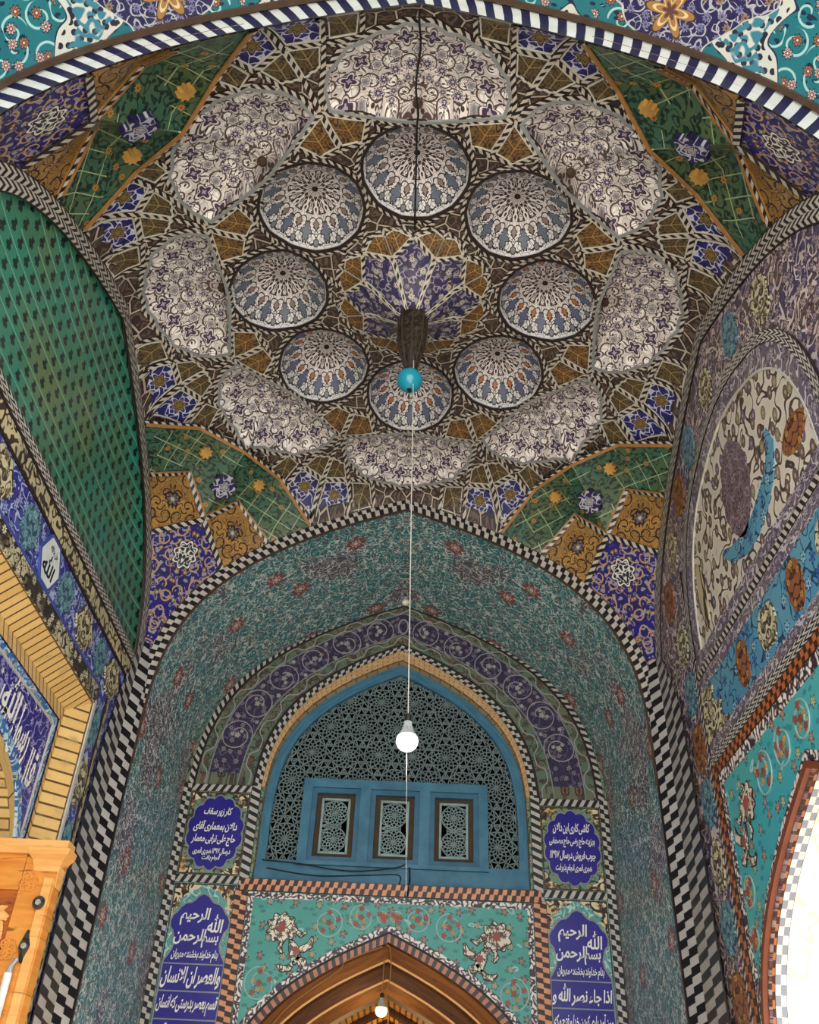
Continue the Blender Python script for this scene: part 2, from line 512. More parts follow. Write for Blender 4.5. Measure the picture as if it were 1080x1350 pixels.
M['star_blue'] = floral('violet star tile', (54, 48, 86), (60, 54, 82), (150, 144, 156), (196, 186, 166), (120, 112, 134), s=20, k=2.6, w=.34, fs=10, fr=.26, pet=9, ps=3, leaf=(36, 30, 60))
def corner_mat():
    g = Mat('blue springer tile', .36, .35); u, v = g.u, g.v; m = u.abs()
    c = g.mix(g.step(.42, .58, g.noise(m * 3, v * 3, 2.0)), (38, 34, 116), (44, 38, 100))
    lx, ly, ra, rb = g.vor(m * 26, v * 26, 1.0)
    c = g.mix((g.hyp(lx, ly * 1.7) < .25) * (ra > .4), c, (26, 22, 62))
    c = g.mix(g.contour(m * 22, v * 22, 2.4, .3, .4, .6), c, (150, 144, 158))
    cl, cr, ca, cb = curls(g, m * 7 + .5, v * 7)
    c = g.mix(cl, c, (184, 148, 98))
    dx, dy, ra, rb = g.vor(m * 6.5, v * 6.5, .8)
    p = g.petals(dx, dy, .13, 6, .25)
    c = g.mix(p < 1.3, c, (30, 26, 60)); c = g.mix(p < 1.0, c, g.mix(ra > .6, (160, 112, 62), (150, 150, 80))); c = g.mix(p < .4, c, (190, 186, 180))
    w = g.petals(u, v, .105, 8, .12)
    c = g.mix(w < 1.18, c, (40, 36, 70)); c = g.mix(w < 1.1, c, (216, 214, 206))
    c = g.mix((w < .95) * g.contour(m * 26 + 1.0, v * 26, 2.6, .9, 0.0, .4, 2.0), c, (40, 38, 56)); c = g.mix((w < .95) * (w > .88), c, (40, 38, 56))
    return g.out(c)
M['corner_blue'] = corner_mat()
M['white_medal'] = kite_mat('white medallion tile', (222, 220, 214), (40, 38, 52), (60, 60, 80), None, s=17, k=3.0, w=.55, star=False)

def green_mat():
    g = Mat('green panel tile', .34, .4); u, v = g.u, g.v
    c = g.mix(g.step(.42, .6, g.noise(u * 3, v * 3, 2.0)), (58, 96, 78), (78, 96, 66))
    lx, ly, ra, rb = g.vor(u * 19, v * 19, 1.0)
    c = g.mix((g.hyp(lx, ly * 1.6) < .36) * (ra > .3), c, (30, 46, 38))
    c = g.mix(g.contour(u * 12, v * 12, 3.4, .3, 0.0, .5), c, (34, 52, 44))
    n = g.noise(u * 4, v * 4, 0.0, 0.0, 6.0)
    jl = (((u / .13).frac() - .5).abs() > .47) + (((v / .13).frac() - .5).abs() > .47)
    c = g.mix(jl * (n > .45), c, (150, 162, 122))
    dx, dy, ra, rb = g.vor(u * 4.2, v * 4.2, .9)
    p = g.petals(dx, dy, .10, 8, .25)
    c = g.mix((p < 1.35), c, (60, 86, 60)); c = g.mix(p < 1.0, c, (178, 124, 52)); c = g.mix(p < .45, c, (128, 70, 36))
    return g.out(c)
M['green'] = green_mat()
M['orange_rim'] = plain('amber edging', (170, 124, 74), .4, .3, (146, 104, 60), 14)

M['turq'] = floral('turquoise vault painting', (46, 118, 126), (88, 80, 98), (206, 212, 210), (150, 66, 60), (128, 52, 50), s=19, k=3.2, w=.30, fs=6.5, fr=.13, pet=7, ps=1.15,
                   line2=(206, 214, 212), leaf=(40, 66, 76), mirror=True, big=((138, 62, 58), 1.35, .15), dist=.8, pt=(.52, .62))
M['turq_wall'] = floral('grey turquoise wall painting', (96, 122, 116), (98, 92, 92), (190, 190, 182), (150, 80, 66), (132, 66, 58), s=19, k=3.0, w=.36, fs=6.5, fr=.11, pet=7, ps=1.3,
                        line2=(206, 206, 198), leaf=(58, 76, 76), mirror=True, big=((146, 76, 66), 1.5, .15), dist=.8)

def front_mat():
    """near recess vault: violet medallions on turquoise with white split palmettes"""
    g = Mat('bright turquoise vault painting', .3, .45); u, v = g.u, g.v
    m = u.abs()
    c = g.mix(g.noise(m * 4, v * 4, 2.0), (18, 88, 102), (44, 118, 128))
    lx, ly, ra, rb = g.vor(m * 15, v * 15, 1.0)
    c = g.mix((g.hyp(lx, ly * 1.8) < .26) * (ra > .3), c, (24, 44, 66))
    n = g.noise(m * 2.9, v * 2.9, .8, .5, 5.0) + .02
    pal = g.contour(m * 15, v * 15, 2.6, .8, 0.0, .5, 1.0)
    sx, sy, sa, sb = g.vor(m * 21, v * 21, 1.0)
    cl0, c_r, c_a, c_b = curls(g, m * 7.5, v * 7.5)
    c = g.mix(cl0 * (c_a > .55), c, (150, 190, 190))
    c = g.mix(n > .585, c, (36, 40, 66)); c = g.mix(n > .593, c, (190, 192, 186)); c = g.mix((n > .612) * (g.hyp(sx, sy) < .34), c, (40, 38, 56)); c = g.mix((n > .66) * pal, c, (58, 120, 140))
    dx, dy, ra, rb = g.vor(m * 10, v * 10, .85)
    p = g.petals(dx, dy, .25, 8, .2)
    k = (n < .56)
    c = g.mix((p < 1.3) * k, c, (44, 34, 50)); c = g.mix((p < 1.0) * k, c, g.mix(ra > .6, (190, 160, 156), (156, 104, 74))); c = g.mix((p < .62) * k, c, (92, 48, 56)); c = g.mix((p < .28) * k, c, (208, 198, 176))
    # violet lozenge medallions spaced along the crown
    q = (m - 1.40).abs() / .60 + (v + .40).abs() / .56
    z = q + g.noise(m * 11, v * 11, 0.0) * .35
    cl_, cr_, ca_, cb_ = curls(g, m * 11, v * 11)
    vi = g.mix(g.contour(m * 15, v * 15, 3.0, .2, 0.0, .5).max(cl_), (38, 36, 78), (164, 164, 172))
    dx2, dy2, r2, r3 = g.vor(m * 13, v * 13, .8)
    p2 = g.petals(dx2, dy2, .3, 8, .25)
    vi = g.mix(p2 < 1.2, vi, (40, 36, 70)); vi = g.mix(p2 < 1.0, vi, g.mix(r2 > .5, (140, 118, 92), (116, 116, 158))); vi = g.mix(p2 < .4, vi, (70, 60, 70))
    c = g.mix(z < 1.18, c, (180, 182, 178)); c = g.mix(z < 1.15, c, vi)
    t = g.petals(m - 1.40, v + .17, .13, 6, .3)
    c = g.mix(t < 1.1, c, (70, 52, 48)); c = g.mix(t < 1.0, c, (150, 112, 70)); c = g.mix((t < .75) * (t > .6), c, (206, 186, 140)); c = g.mix(t < .35, c, (90, 60, 60))
    return g.out(c, g.noise(u * 5, v * 5, 2.0), .3)
M['front'] = front_mat()

def leaf_tile_mat():
    """green glazed courses with a dark three-lobed leaf on every tile"""
    g = Mat('green leaf tile', .3, .45); u, v = g.u, g.v
    cu, cv = .125, .115
    row = (v / cv).floor(); x = u / cu + row * .34
    lx = (x.frac() - .5) * cu; ly = ((v / cv).frac() - .5) * cv
    n = g.noise(u * 2.0, v * 2.0, 3.0); n2 = g.noise(u * 1.1, v * 1.1, 1.0, 0.0, 4.0)
    c = g.mix(g.step(.35, .65, n), (44, 132, 112), (66, 120, 92))
    c = g.mix(g.step(.5, .75, n2), c, (100, 124, 84))
    c = g.mix(((v / cv).frac() > .95) * ((g.noise(u * 1.4, row * 3.1) > .42)), c, (136, 190, 164))
    def lobe(a, b, ra, rb): return g.hyp((lx - a) / ra, (ly - b) / rb) < 1.0
    d = lobe(-.021, -.010, .014, .017) + lobe(.021, -.010, .014, .017) + lobe(0.0, .008, .017, .024) + lobe(0.0, -.026, .012, .012) + lobe(0.0, .030, .026, .008)
    c = g.mix(d, c, (18, 44, 44))
    return g.out(c, g.noise(u * 3, v * 3, 2.0), .2)
M['leaf'] = leaf_tile_mat()

M['cream'] = floral('cream scroll band', (196, 182, 140), (176, 164, 130), (54, 46, 40), None, None, s=16, k=2.6, w=.5, dist=.5, vs=.12)
M['cream2'] = floral('black and cream border', (190, 180, 146), (60, 52, 46), (44, 38, 40), (226, 216, 186), (200, 190, 160), s=15, k=3.0, w=.5, fs=10, fr=.3, dist=.5, vs=.13)
M['blue_band'] = floral('blue floral band', (52, 52, 138), (70, 72, 150), (166, 178, 214), (150, 156, 200), (120, 134, 190), s=11, k=3.2, w=.3, fs=9.5, fr=.36, pet=6, ps=2.0, leaf=(36, 34, 96))
M['teal_medal'] = floral('pale teal medallion', (100, 142, 150), (94, 132, 148), (44, 74, 100), (150, 196, 200), (130, 180, 190), s=12, k=4.0, w=.45, fs=12, fr=.3, mirror=True)
M['cream_medal'] = floral('cream medallion', (206, 198, 160), (190, 182, 150), (62, 54, 52), (120, 100, 60), (150, 130, 90), s=13, k=4.0, w=.5, fs=10, fr=.26, mirror=True)
M['orange_medal'] = floral('orange medallion', (150, 92, 54), (136, 82, 52), (70, 36, 26), (214, 176, 70), (200, 160, 80), s=14, k=3.0, w=.4, fs=9, fr=.2, mirror=True)
M['white_tile'] = plain('white glazed tile', (222, 226, 222), .3, .4, (206, 212, 212))
M['navy'] = plain('cobalt glazed tile', (36, 26, 128), .25, .45, (44, 34, 140), 3)
M['blue_edge'] = floral('blue scroll edging', (64, 120, 180), (50, 104, 170), (190, 214, 226), (200, 160, 80), (170, 190, 214), s=20, k=2.6, w=.4, fs=14, fr=.25, vs=.055)
M['calli'] = floral('violet blue inscription ground', (46, 42, 132), (54, 48, 136), (140, 140, 190), (196, 196, 220), (150, 150, 200), s=13, k=3.0, w=.26, fs=8, fr=.24, pet=6, leaf=(34, 30, 100))
M['letter'] = plain('white lettering', (236, 234, 226), .35, .35, (226, 224, 218))
M['ink'] = plain('dark lettering', (30, 32, 44), .4, .3)
M['thin_white'] = plain('white line', (206, 202, 190), .4, .3)
M['thin_dark'] = plain('dark line', (44, 34, 34), .5, .3)
M['russet_line'] = plain('russet moulding', (128, 66, 40), .45, .35)
M['brown_line'] = plain('brown moulding', (74, 56, 44), .5, .3)
M['steel_blue'] = plain('blue edging', (70, 84, 160), .4, .3)
M['grey_edge'] = plain('grey glazed edge', (148, 150, 152), .35, .4, (120, 124, 126), 9)

# right hand wall
M['violet_wall'] = floral('violet brown wall painting', (92, 76, 70), (72, 64, 96), (184, 168, 168), (150, 124, 132), (112, 100, 128), s=11, k=3.4, w=.36, fs=9.5, fr=.34, pet=5, ps=1.5, leaf=(56, 44, 70), line2=(198, 184, 176))
M['grey_scroll'] = floral('grey violet scroll band', (98, 88, 106), (112, 100, 106), (188, 178, 184), (150, 138, 150), (130, 116, 136), s=15, k=2.6, w=.34, fs=9, fr=.32, pet=6, vs=.12)
def white_field():
    g = Mat('white floral field', .38, .35); u, v = g.u, g.v
    c = g.mix(g.noise(u * 3, v * 3, 2.0), (216, 208, 196), (196, 184, 166))
    c = g.mix(g.contour(u * 6, v * 6, 3.2, .3, 0.0, .8, 2.0), c, (70, 58, 54))
    lx, ly, ra, rb = g.vor(u * 8.5, v * 7.0, .9)
    p = g.hyp(lx * 1.25, ly) / .3
    c = g.mix(p < 1.15, c, (58, 46, 48)); c = g.mix(p < 1.0, c, g.mix(ra > .6, (106, 86, 76), g.mix(rb > .5, (104, 92, 116), (140, 128, 96)))); c = g.mix(p < .35, c, (170, 150, 140))
    return g.out(c)
M['white_field'] = white_field()
M['plum'] = floral('plum mandorla', (116, 94, 104), (104, 86, 96), (150, 130, 138), (134, 112, 120), (96, 76, 88), s=12, k=3.0, w=.25, fs=8, fr=.3, pet=6, mirror=True)
M['sky_tile'] = floral('sky blue floral tile', (78, 140, 174), (90, 148, 172), (34, 60, 96), (150, 190, 206), (60, 100, 170), s=9, k=3.2, w=.26, fs=6, fr=.2, pet=6, dist=.9)
M['spandrel'] = floral('turquoise spandrel tile', (72, 152, 144), (82, 158, 150), (150, 190, 184), (160, 84, 70), (176, 150, 110), s=6.0, k=2.0, w=.08, fs=7.0, fr=.2, pet=5, ps=2, leaf=(58, 128, 118), dist=.4)
M['spandrel_r'] = floral('bright turquoise spandrel tile', (64, 164, 178), (78, 166, 170), (160, 200, 206), (186, 110, 70), (196, 172, 100), s=6.0, k=2.0, w=.08, fs=6.5, fr=.2, pet=5, ps=2, leaf=(52, 136, 150), dist=.4)
M['vine'] = plain('pale vine', (150, 190, 188), .35, .4)
M['vine_white'] = plain('white vine', (168, 164, 164), .35, .4)
M['rose'] = plain('russet blossom', (156, 82, 70), .4, .35)
M['palm'] = floral('white palmette tile', (228, 220, 204), (216, 206, 188), (60, 44, 44), (120, 80, 70), (110, 112, 80), s=17, k=3.4, w=.42, fs=17, fr=.34, pet=6)
M['gold'] = plain('amber blossom', (198, 150, 76), .4, .35)
# back wall
M['green_band'] = floral('grey green border', (92, 112, 94), (106, 112, 90), (70, 60, 56), (120, 90, 70), (84, 76, 66), s=13, k=2.6, w=.3, fs=8, fr=.26, pet=8, ps=2, vs=.12)
M['dark_band'] = floral('dark violet band', (50, 44, 72), (54, 46, 74), (92, 84, 112), (130, 122, 134), (146, 134, 138), s=11, k=2.6, w=.2, fs=10, fr=.28, pet=6, leaf=(40, 34, 64), vs=.29)
M['panel_green'] = floral('green medallion ground', (112, 144, 122), (128, 140, 108), (54, 52, 46), (196, 170, 130), (150, 110, 90), s=10, k=3.0, w=.34, fs=8.0, fr=.2, pet=8, leaf=(84, 116, 92))
M['panel_teal'] = floral('teal inscription ground', (96, 156, 156), (110, 166, 160), (180, 214, 206), (170, 196, 180), (150, 180, 176), s=13, k=3.2, w=.3, fs=9, fr=.12, pet=6, leaf=(72, 130, 132))
M['corner_orn'] = floral('black and cream corner ornament', (226, 208, 168), (200, 168, 112), (50, 36, 36), (150, 110, 60), (120, 80, 50), s=16, k=2.6, w=.6, fs=11, fr=.26, pet=8)

def brick(name, c1, c2, mortar, bw=.24, bh=.07, rough=.8, row=0.5, ms=.012):
    g = Mat(name, rough, .2)
    n = g.N.new('ShaderNodeTexBrick'); g.put(n.inputs['Vector'], g.vec(g.u, g.v))
    n.inputs['Color1'].default_value = lin(c1); n.inputs['Color2'].default_value = lin(c2); n.inputs['Mortar'].default_value = lin(mortar)
    n.inputs['Scale'].default_value = 1; n.inputs['Brick Width'].default_value = bw; n.inputs['Row Height'].default_value = bh; n.inputs['Mortar Size'].default_value = ms
    n.offset = row
    c = S(g, n.outputs['Color'])
    c = g.mix(g.step(.5, .8, g.noise(g.u * 9, g.v * 9, 4.0)), c, tuple(x * .8 for x in c1))
    return g.out(c, S(g, n.outputs['Fac']) * -1.0, .5)
M['brick'] = brick('yellow brick', (226, 198, 138), (212, 182, 120), (120, 92, 60), ms=.008)
M['brick_edge'] = brick('brick reveal', (222, 186, 122), (206, 168, 104), (92, 68, 42), bw=.5, bh=.075, row=0.0, ms=.007)
M['brick_gold'] = brick('golden brick ceiling', (206, 150, 70), (188, 130, 56), (92, 60, 26), bw=.2, bh=.06)
M['tan_brick'] = brick('tan brick reveal', (206, 172, 122), (196, 150, 110), (130, 100, 70), bw=.12, bh=.2, ms=.006)

def wood(name, a, b, s=7.0, rough=.45, spec=.35):
    g = Mat(name, rough, spec)
    n = g.noise(g.u * s, g.v * s * 6, 5.0, 1.2)
    c = g.mix(g.step(.3, .72, n), a, b)
    c = g.mix(g.step(.62, .7, g.noise(g.u * s * 1.5, g.v * s * 14, 3.0, .5, 4.0)), c, tuple(x * .72 for x in b))
    return g.out(c, n, .12)
M['wood'] = wood('honey oiled wood', (222, 150, 66), (196, 118, 44), 2.2)
M['wood_light'] = wood('pale edge of honey wood', (232, 176, 104), (214, 150, 78), 2.2)
M['wood_dark'] = wood('carved wood ground', (186, 104, 40), (150, 76, 26), 4.0)
M['wood_brown'] = wood('brown door moulding', (148, 92, 44), (112, 66, 32), 2.0, .55)
M['wood_deep'] = wood('dark brown door moulding', (104, 62, 32), (78, 44, 24), 2.0, .6)
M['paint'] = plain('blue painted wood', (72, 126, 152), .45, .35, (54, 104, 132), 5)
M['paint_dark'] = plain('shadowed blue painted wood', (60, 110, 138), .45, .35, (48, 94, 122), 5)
M['lattice'] = plain('grey painted lattice', (128, 146, 146), .5, .3, (112, 130, 134), 7)
M['lattice_light'] = plain('pale painted lattice', (150, 172, 172), .5, .3, (134, 158, 160), 7)
M['grime'] = plain('rusty dark board', (66, 60, 48), .7, .2, (84, 62, 44), 12)
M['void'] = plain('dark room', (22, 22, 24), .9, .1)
M['marble'] = floral('white marble reveal', (246, 244, 238), (248, 246, 240), (230, 218, 186), None, None, s=7, k=2.4, w=.25, spec=.3)
M['marble_check'] = strip_mat('white and grey chequer', (244, 240, 226), (140, 140, 150), .11, 0.0, rows=2)
M['paving'] = brick('pale paving', (214, 206, 194), (204, 196, 182), (150, 142, 132), 1.2, .6, .6, .5, .008)
M['bulb'] = glow('lit bulb', (255, 253, 246), 2.2)
M['bulb_dim'] = plain('unlit frosted bulb', (226, 222, 196), .25, .5, (216, 212, 188))
M['bulb_warm'] = glow('warm lit bulb', (255, 226, 150), 2.0)
M['black'] = plain('black plastic', (26, 24, 26), .5, .4)
M['silver'] = plain('ribbed silver', (190, 192, 192), .35, .5, (120, 124, 124), 20)
M['cord'] = plain('pale cord', (206, 202, 192), .6, .2)
M['wire'] = plain('black cable', (28, 26, 28), .6, .3)
M['twine'] = plain('brown twine', (168, 120, 66), .7, .2)
M['turq_ball'] = plain('turquoise glazed ball', (30, 148, 172), .18, .6, (26, 138, 162), 2)
M['bronze'] = kite_mat('dark pierced bronze', (66, 60, 48), (30, 26, 22), (90, 80, 60), None, s=18, k=3, w=.6, star=False)
M['plaster'] = plain('pale plaster', (206, 196, 180), .8, .2)
M['tube'] = plain('white light tube', (240, 240, 236), .3, .4)
# ------------------------------------------------------------------ the star vault
RG = [0, .12, .35, .6, 1.05, 1.5]; ZG = [5.22, 5.24, 5.42, 5.5, 5.5, 5.38]
def arch_z(s):
    s = min(abs(s), 1.0); return ZS + (ZP - ZS) * fA(s)
def Zv(X, Y):
    r = hypot(X, Y)
    if r < 1.5:
        for i in range(5):
            if r <= RG[i + 1]: return ZG[i] + (ZG[i + 1] - ZG[i]) * (r - RG[i]) / (RG[i + 1] - RG[i])
    m = max(abs(X), abs(Y)); s = min(abs(X), abs(Y)) / m
    w = max(0.0, min(1.0, (2.35 - r) / .4)); m = m * (1 - w) + w * (abs(X) ** 9 + abs(Y) ** 9) ** (1 / 9); k = H / m
    rb = r * k; t = min((r - 1.5) / (rb - 1.5), 1.0); zb = arch_z(s)
    return ZG[-1] + (zb - ZG[-1]) * (1 - math.sqrt(max(1 - t ** 1.9, 0)))
def PV(X, Y, off=0.0):
    """point of the vault under plan position, lifted off into the room"""
    d = Vector((-.35 * X, -.35 * Y, -1)).normalized()
    return Vector((XC + X * AX / H, YC + Y * BY / H, Zv(X, Y))) + d * off
def pol(r, a): a = radians(a); return (r * sin(a), r * cos(a))
def edge_r(a): a = radians(a); return H / max(abs(sin(a)), abs(cos(a)))
def onb(a, k=1.0): return pol(edge_r(a) * k, a)
def lerp(p, q, t): return (p[0] + (q[0] - p[0]) * t, p[1] + (q[1] - p[1]) * t)

DOME_C, DOME_R = 1.04, .372
def dome_poly(a, R=DOME_R, n=12):
    c = pol(DOME_C, a); P = []
    for i in range(n):
        t = 2 * pi * (i + .5) / n
        for j, f in enumerate((1.0, .985)):
            tt = t + j * pi / n; P.append((c[0] + R * f * sin(tt + radians(a)), c[1] + R * f * cos(tt + radians(a))))
    return P
SH = [(1.60, -20.0), (1.72, -19.3), (1.83, -17.2), (1.86, -15.6), (1.955, -12.4), (1.96, -10.6), (2.015, -6.6), (2.01, -4.6), (2.052, -2.3), (2.038, 0)]
def shell_poly(a, grow=0.0):
    R = SH + [(r, -d) for r, d in reversed(SH[:-1])]
    inner = [(1.505, 12.0), (1.452, 6.0), (1.436, 0), (1.452, -6.0), (1.505, -12.0)]
    P = [pol(r, a + d) for r, d in R + inner]
    if grow:
        L, Q = offset_line(P, grow, True)
        P = L if abs(area(L)) > abs(area(Q)) else Q
    return P

# ground of the vault, with openings for the cupolas and fans
edge = []
N = 40
sv = [0.0] + [1 - (1 - i / N) ** 2.2 for i in range(1, N + 1)]
side = [-s for s in reversed(sv[1:])] + sv
edge += [(H * s, -H) for s in side[:-1]] + [(H, H * s) for s in side[:-1]] + [(-H * s, H) for s in side[:-1]] + [(-H, -H * s) for s in side[:-1]]
holes = [dome_poly(45 * k) for k in range(8)] + [shell_poly(45 * k) for k in range(8)]
CORNER = lambda sx, sy: [(sx * x, sy * y) for x, y in ((.9994 * H, .93), (1.455, 1.455), (.93, .9994 * H), (1.6, .9994 * H), (2.02, .9994 * H), (2.15, .9994 * H), (.992 * H, .992 * H), (.9994 * H, 2.15), (.9994 * H, 2.02), (.9994 * H, 1.6))]
holes += [CORNER(sx, sy) for sx in (-1, 1) for sy in (-1, 1)]
extra = []
for k in range(4):
    for i in range(1, 12):
        for j in range(1, 12):
            if i < 6 and j < 6: continue
            extra.append(((1 if k & 1 else -1) * H * (1 - .32 * (1 - i / 12) ** 2 ), (1 if k & 2 else -1) * H * (1 - .32 * (1 - j / 12) ** 2)))
V, T = cdt(edge, holes, .085, extra)
ceiling = mk('ceiling', [PV(*q) for q in V], T, V, M['net'], origin=(XC, YC, ZP))
tag(ceiling, 'star patterned tiled vault over the whole bay, dark ground with black and white strips', 'ceiling', kind='structure')
CE = ceiling

def tangent(c, a):
    """frame of the vault surface at a plan point: across, and outward along it"""
    o = PV(*c); d = .02
    n = (PV(c[0] + d, c[1]) - PV(c[0] - d, c[1])).cross(PV(c[0], c[1] + d) - PV(c[0], c[1] - d)).normalized()
    h = Vector((sin(radians(a)), cos(radians(a)), 0)); e2 = (h - n * h.dot(n)).normalized()
    return o, Vector((cos(radians(a)), -sin(radians(a)), 0)), e2
def patch_into(mb, P, off, res=.075, a=0.0, c=None):
    c = c or (sum(p[0] for p in P) / len(P), sum(p[1] for p in P) / len(P))
    V, T = cdt(P, (), res)
    o, e1, e2 = tangent(c, a)
    W = [PV(x, y, off) for x, y in V]
    mb.add(W, T, [((p - o).dot(e1), (p - o).dot(e2)) for p in W])
    Q = densify(P, res)
    n = len(Q)
    mb.add([PV(x, y, off) for x, y in Q] + [PV(x, y, -.004) for x, y in Q], [(i, (i + 1) % n, n + (i + 1) % n, n + i) for i in range(n)], [(.5, .5)] * (2 * n))
def disc_into(mb, c, a, P, off):
    """small flat tile lying on the tangent plane of the vault"""
    o, e1, e2 = tangent(c, a); n = e1.cross(e2)
    if n.z > 0: n = -n
    V, T = cdt(P)
    mb.add([o + e1 * x + e2 * y + n * off for x, y in V], T, V)
    k = len(P); mb.add([o + e1 * x + e2 * y + n * off for x, y in P] + [o + e1 * x + e2 * y + n * (off - .008) for x, y in P], [(i, (i + 1) % k, k + (i + 1) % k, k + i) for i in range(k)], list(P) * 2)
def star_pts(r, n, dep, m=48): return [(r * (1 + dep * cos(n * t)) * sin(t), r * (1 + dep * cos(n * t)) * cos(t)) for t in [2 * pi * i / m for i in range(m)]]
def patch(name, P, off, mat, a=0.0, res=.075, parent=None, c=None):
    mb = MB(); patch_into(mb, P, off, res, a, c); return mb.build(name, mat, parent if parent is not None else CE)
def vrib_into(mb, P, w, off, closed=False, res=.06, h=.012):
    P = densify(P, res, closed); L, R = offset_line(P, w / 2, closed)
    band_faces(mb, lambda q, r: PV(max(-H, min(H, q[0])), max(-H, min(H, q[1])), off - r), L, R, closed, h)

POS = {0: 'by the back arch', 45: 'at the back right corner', 90: 'beside the right hand arch', 135: 'at the front right corner', 180: 'by the front arch',
       225: 'at the front left corner', 270: 'beside the green left hand niche', 315: 'at the back left corner'}
DPOS = {0: 'partly behind the turquoise ball', 45: 'right of the turquoise ball', 90: 'right of the central star', 135: 'upper right of the central star', 180: 'above the central star, nearest the front arch',
        225: 'upper left of the central star', 270: 'left of the central star', 315: 'left of the turquoise ball'}
for k in range(8):
    a = 45 * k
    # cupola
    P = dome_poly(a); c = pol(DOME_C, a); n = len(P); base = PV(*c)
    d = thing('dome', base, 'round white and blue painted cupola ' + DPOS[a], 'dome', 'round cupolas of the vault', 'thing')
    V, F, UV = [], [], []
    RN = 14; zc = Zv(*c) + .2
    for i in range(RN + 1):
        t = 1 - i / RN
        for j, (x, y) in enumerate(P):
            X, Y = c[0] + (x - c[0]) * t, c[1] + (y - c[1]) * t
            flute = .010 * sin(pi * t) * (1 if j % 2 else -1)
            z = Zv(x, y) * t + Zv(*c) * (1 - t) + .2 * (1 - t ** 2.2) ** .75 + flute
            V.append((XC + X * AX / H, YC + Y * BY / H, z))
            al = -radians(a); dx, dy = x - c[0], y - c[1]
            L = hypot(dx, dy); UV.append((t * (dx * cos(al) + dy * sin(al)) / L, t * (-dx * sin(al) + dy * cos(al)) / L))
    for i in range(RN):
        for j in range(n):
            q = (j + 1) % n; F.append((i * n + j, i * n + q, (i + 1) * n + q, (i + 1) * n + j))
    mk('bowl', V, F, UV, M['dome'] if a in (0, 45, 90, 315) else M['dome_grey'], d, smooth=True)
    mb = MB(); vrib_into(mb, dome_poly(a, DOME_R + .006), .022, .012, True, None or .09)
    mb.build('rim', M['thin_dark'], d)
    # fan shaped niche
    P = shell_poly(a); Q = densify(P, .05); A = pol(1.492, a); n = len(Q); base = PV(*pol(1.75, a))
    d = thing('shell_niche', base, 'large white fan shaped niche of scrolls and violet flowers ' + POS[a], 'niche', 'white fan niches of the vault', 'thing')
    V, F, UV = [], [], []
    RN = 12
    al = radians(a)
    for i in range(RN + 1):
        t = 1 - i / RN
        for (x, y) in Q:
            X, Y = A[0] + (x - A[0]) * t, A[1] + (y - A[1]) * t
            z = Zv(x, y) * t + (Zv(*A) + .13) * (1 - t) + .10 * (t ** .6) * (1 - t ** 2) + .008 * sin(pi * t)
            V.append((XC + X * AX / H, YC + Y * BY / H, z))
            dx, dy = X - A[0], Y - A[1]; UV.append((dx * cos(al) - dy * sin(al), dx * sin(al) + dy * cos(al)))
    for i in range(RN):
        for j in range(n):
            q = (j + 1) % n; F.append((i * n + j, i * n + q, (i + 1) * n + q, (i + 1) * n + j))
    mk('fan', V, F, UV, M['shell'], d, smooth=True)
    mb = MB(); vrib_into(mb, shell_poly(a, .008), .022, .013, True)
    mb.build('rim', M['grey_edge'], d)
    mb = MB(); e0 = PV(*A); lathe_into(mb, (e0.x, e0.y, e0.z + .105), [(.001, .03), (.03, .03), (.034, 0), (.02, -.02), (.001, -.022)], 12)
    mb.build('boss', M['brown_line'], d)

# star in the middle
st = thing('star_rosette', PV(0, 0), 'eight pointed violet star of tiles in the middle of the vault', 'star', kind='thing')
for k in range(8):
    a = 45 * k
    P = [pol(.075, a - 18), pol(.40, a - 21.5), pol(.535, a), pol(.40, a + 21.5), pol(.075, a + 18)]
    patch('petal', P, .006, M['star_blue'], a, .06, st)
mb = MB()
for k in range(8):
    a = 45 * k + 22.5
    vrib_into(mb, [pol(.06, a), pol(.41, a)], .032, .014)
    for d in (-1, 1): vrib_into(mb, [pol(.405, a), pol(.54, a + 22.5 * d)], .03, .012)
mb.build('ray', M['strip_small'], st)
mb = MB()
for k in range(8):
    for d in (-1, 1): vrib_into(mb, [pol(.06, 45 * k + 22.5 + d * 6), pol(.40, 45 * k + 22.5 + d * 2.4)], .007, .016)
mb.build('fillet', M['thin_white'], st)

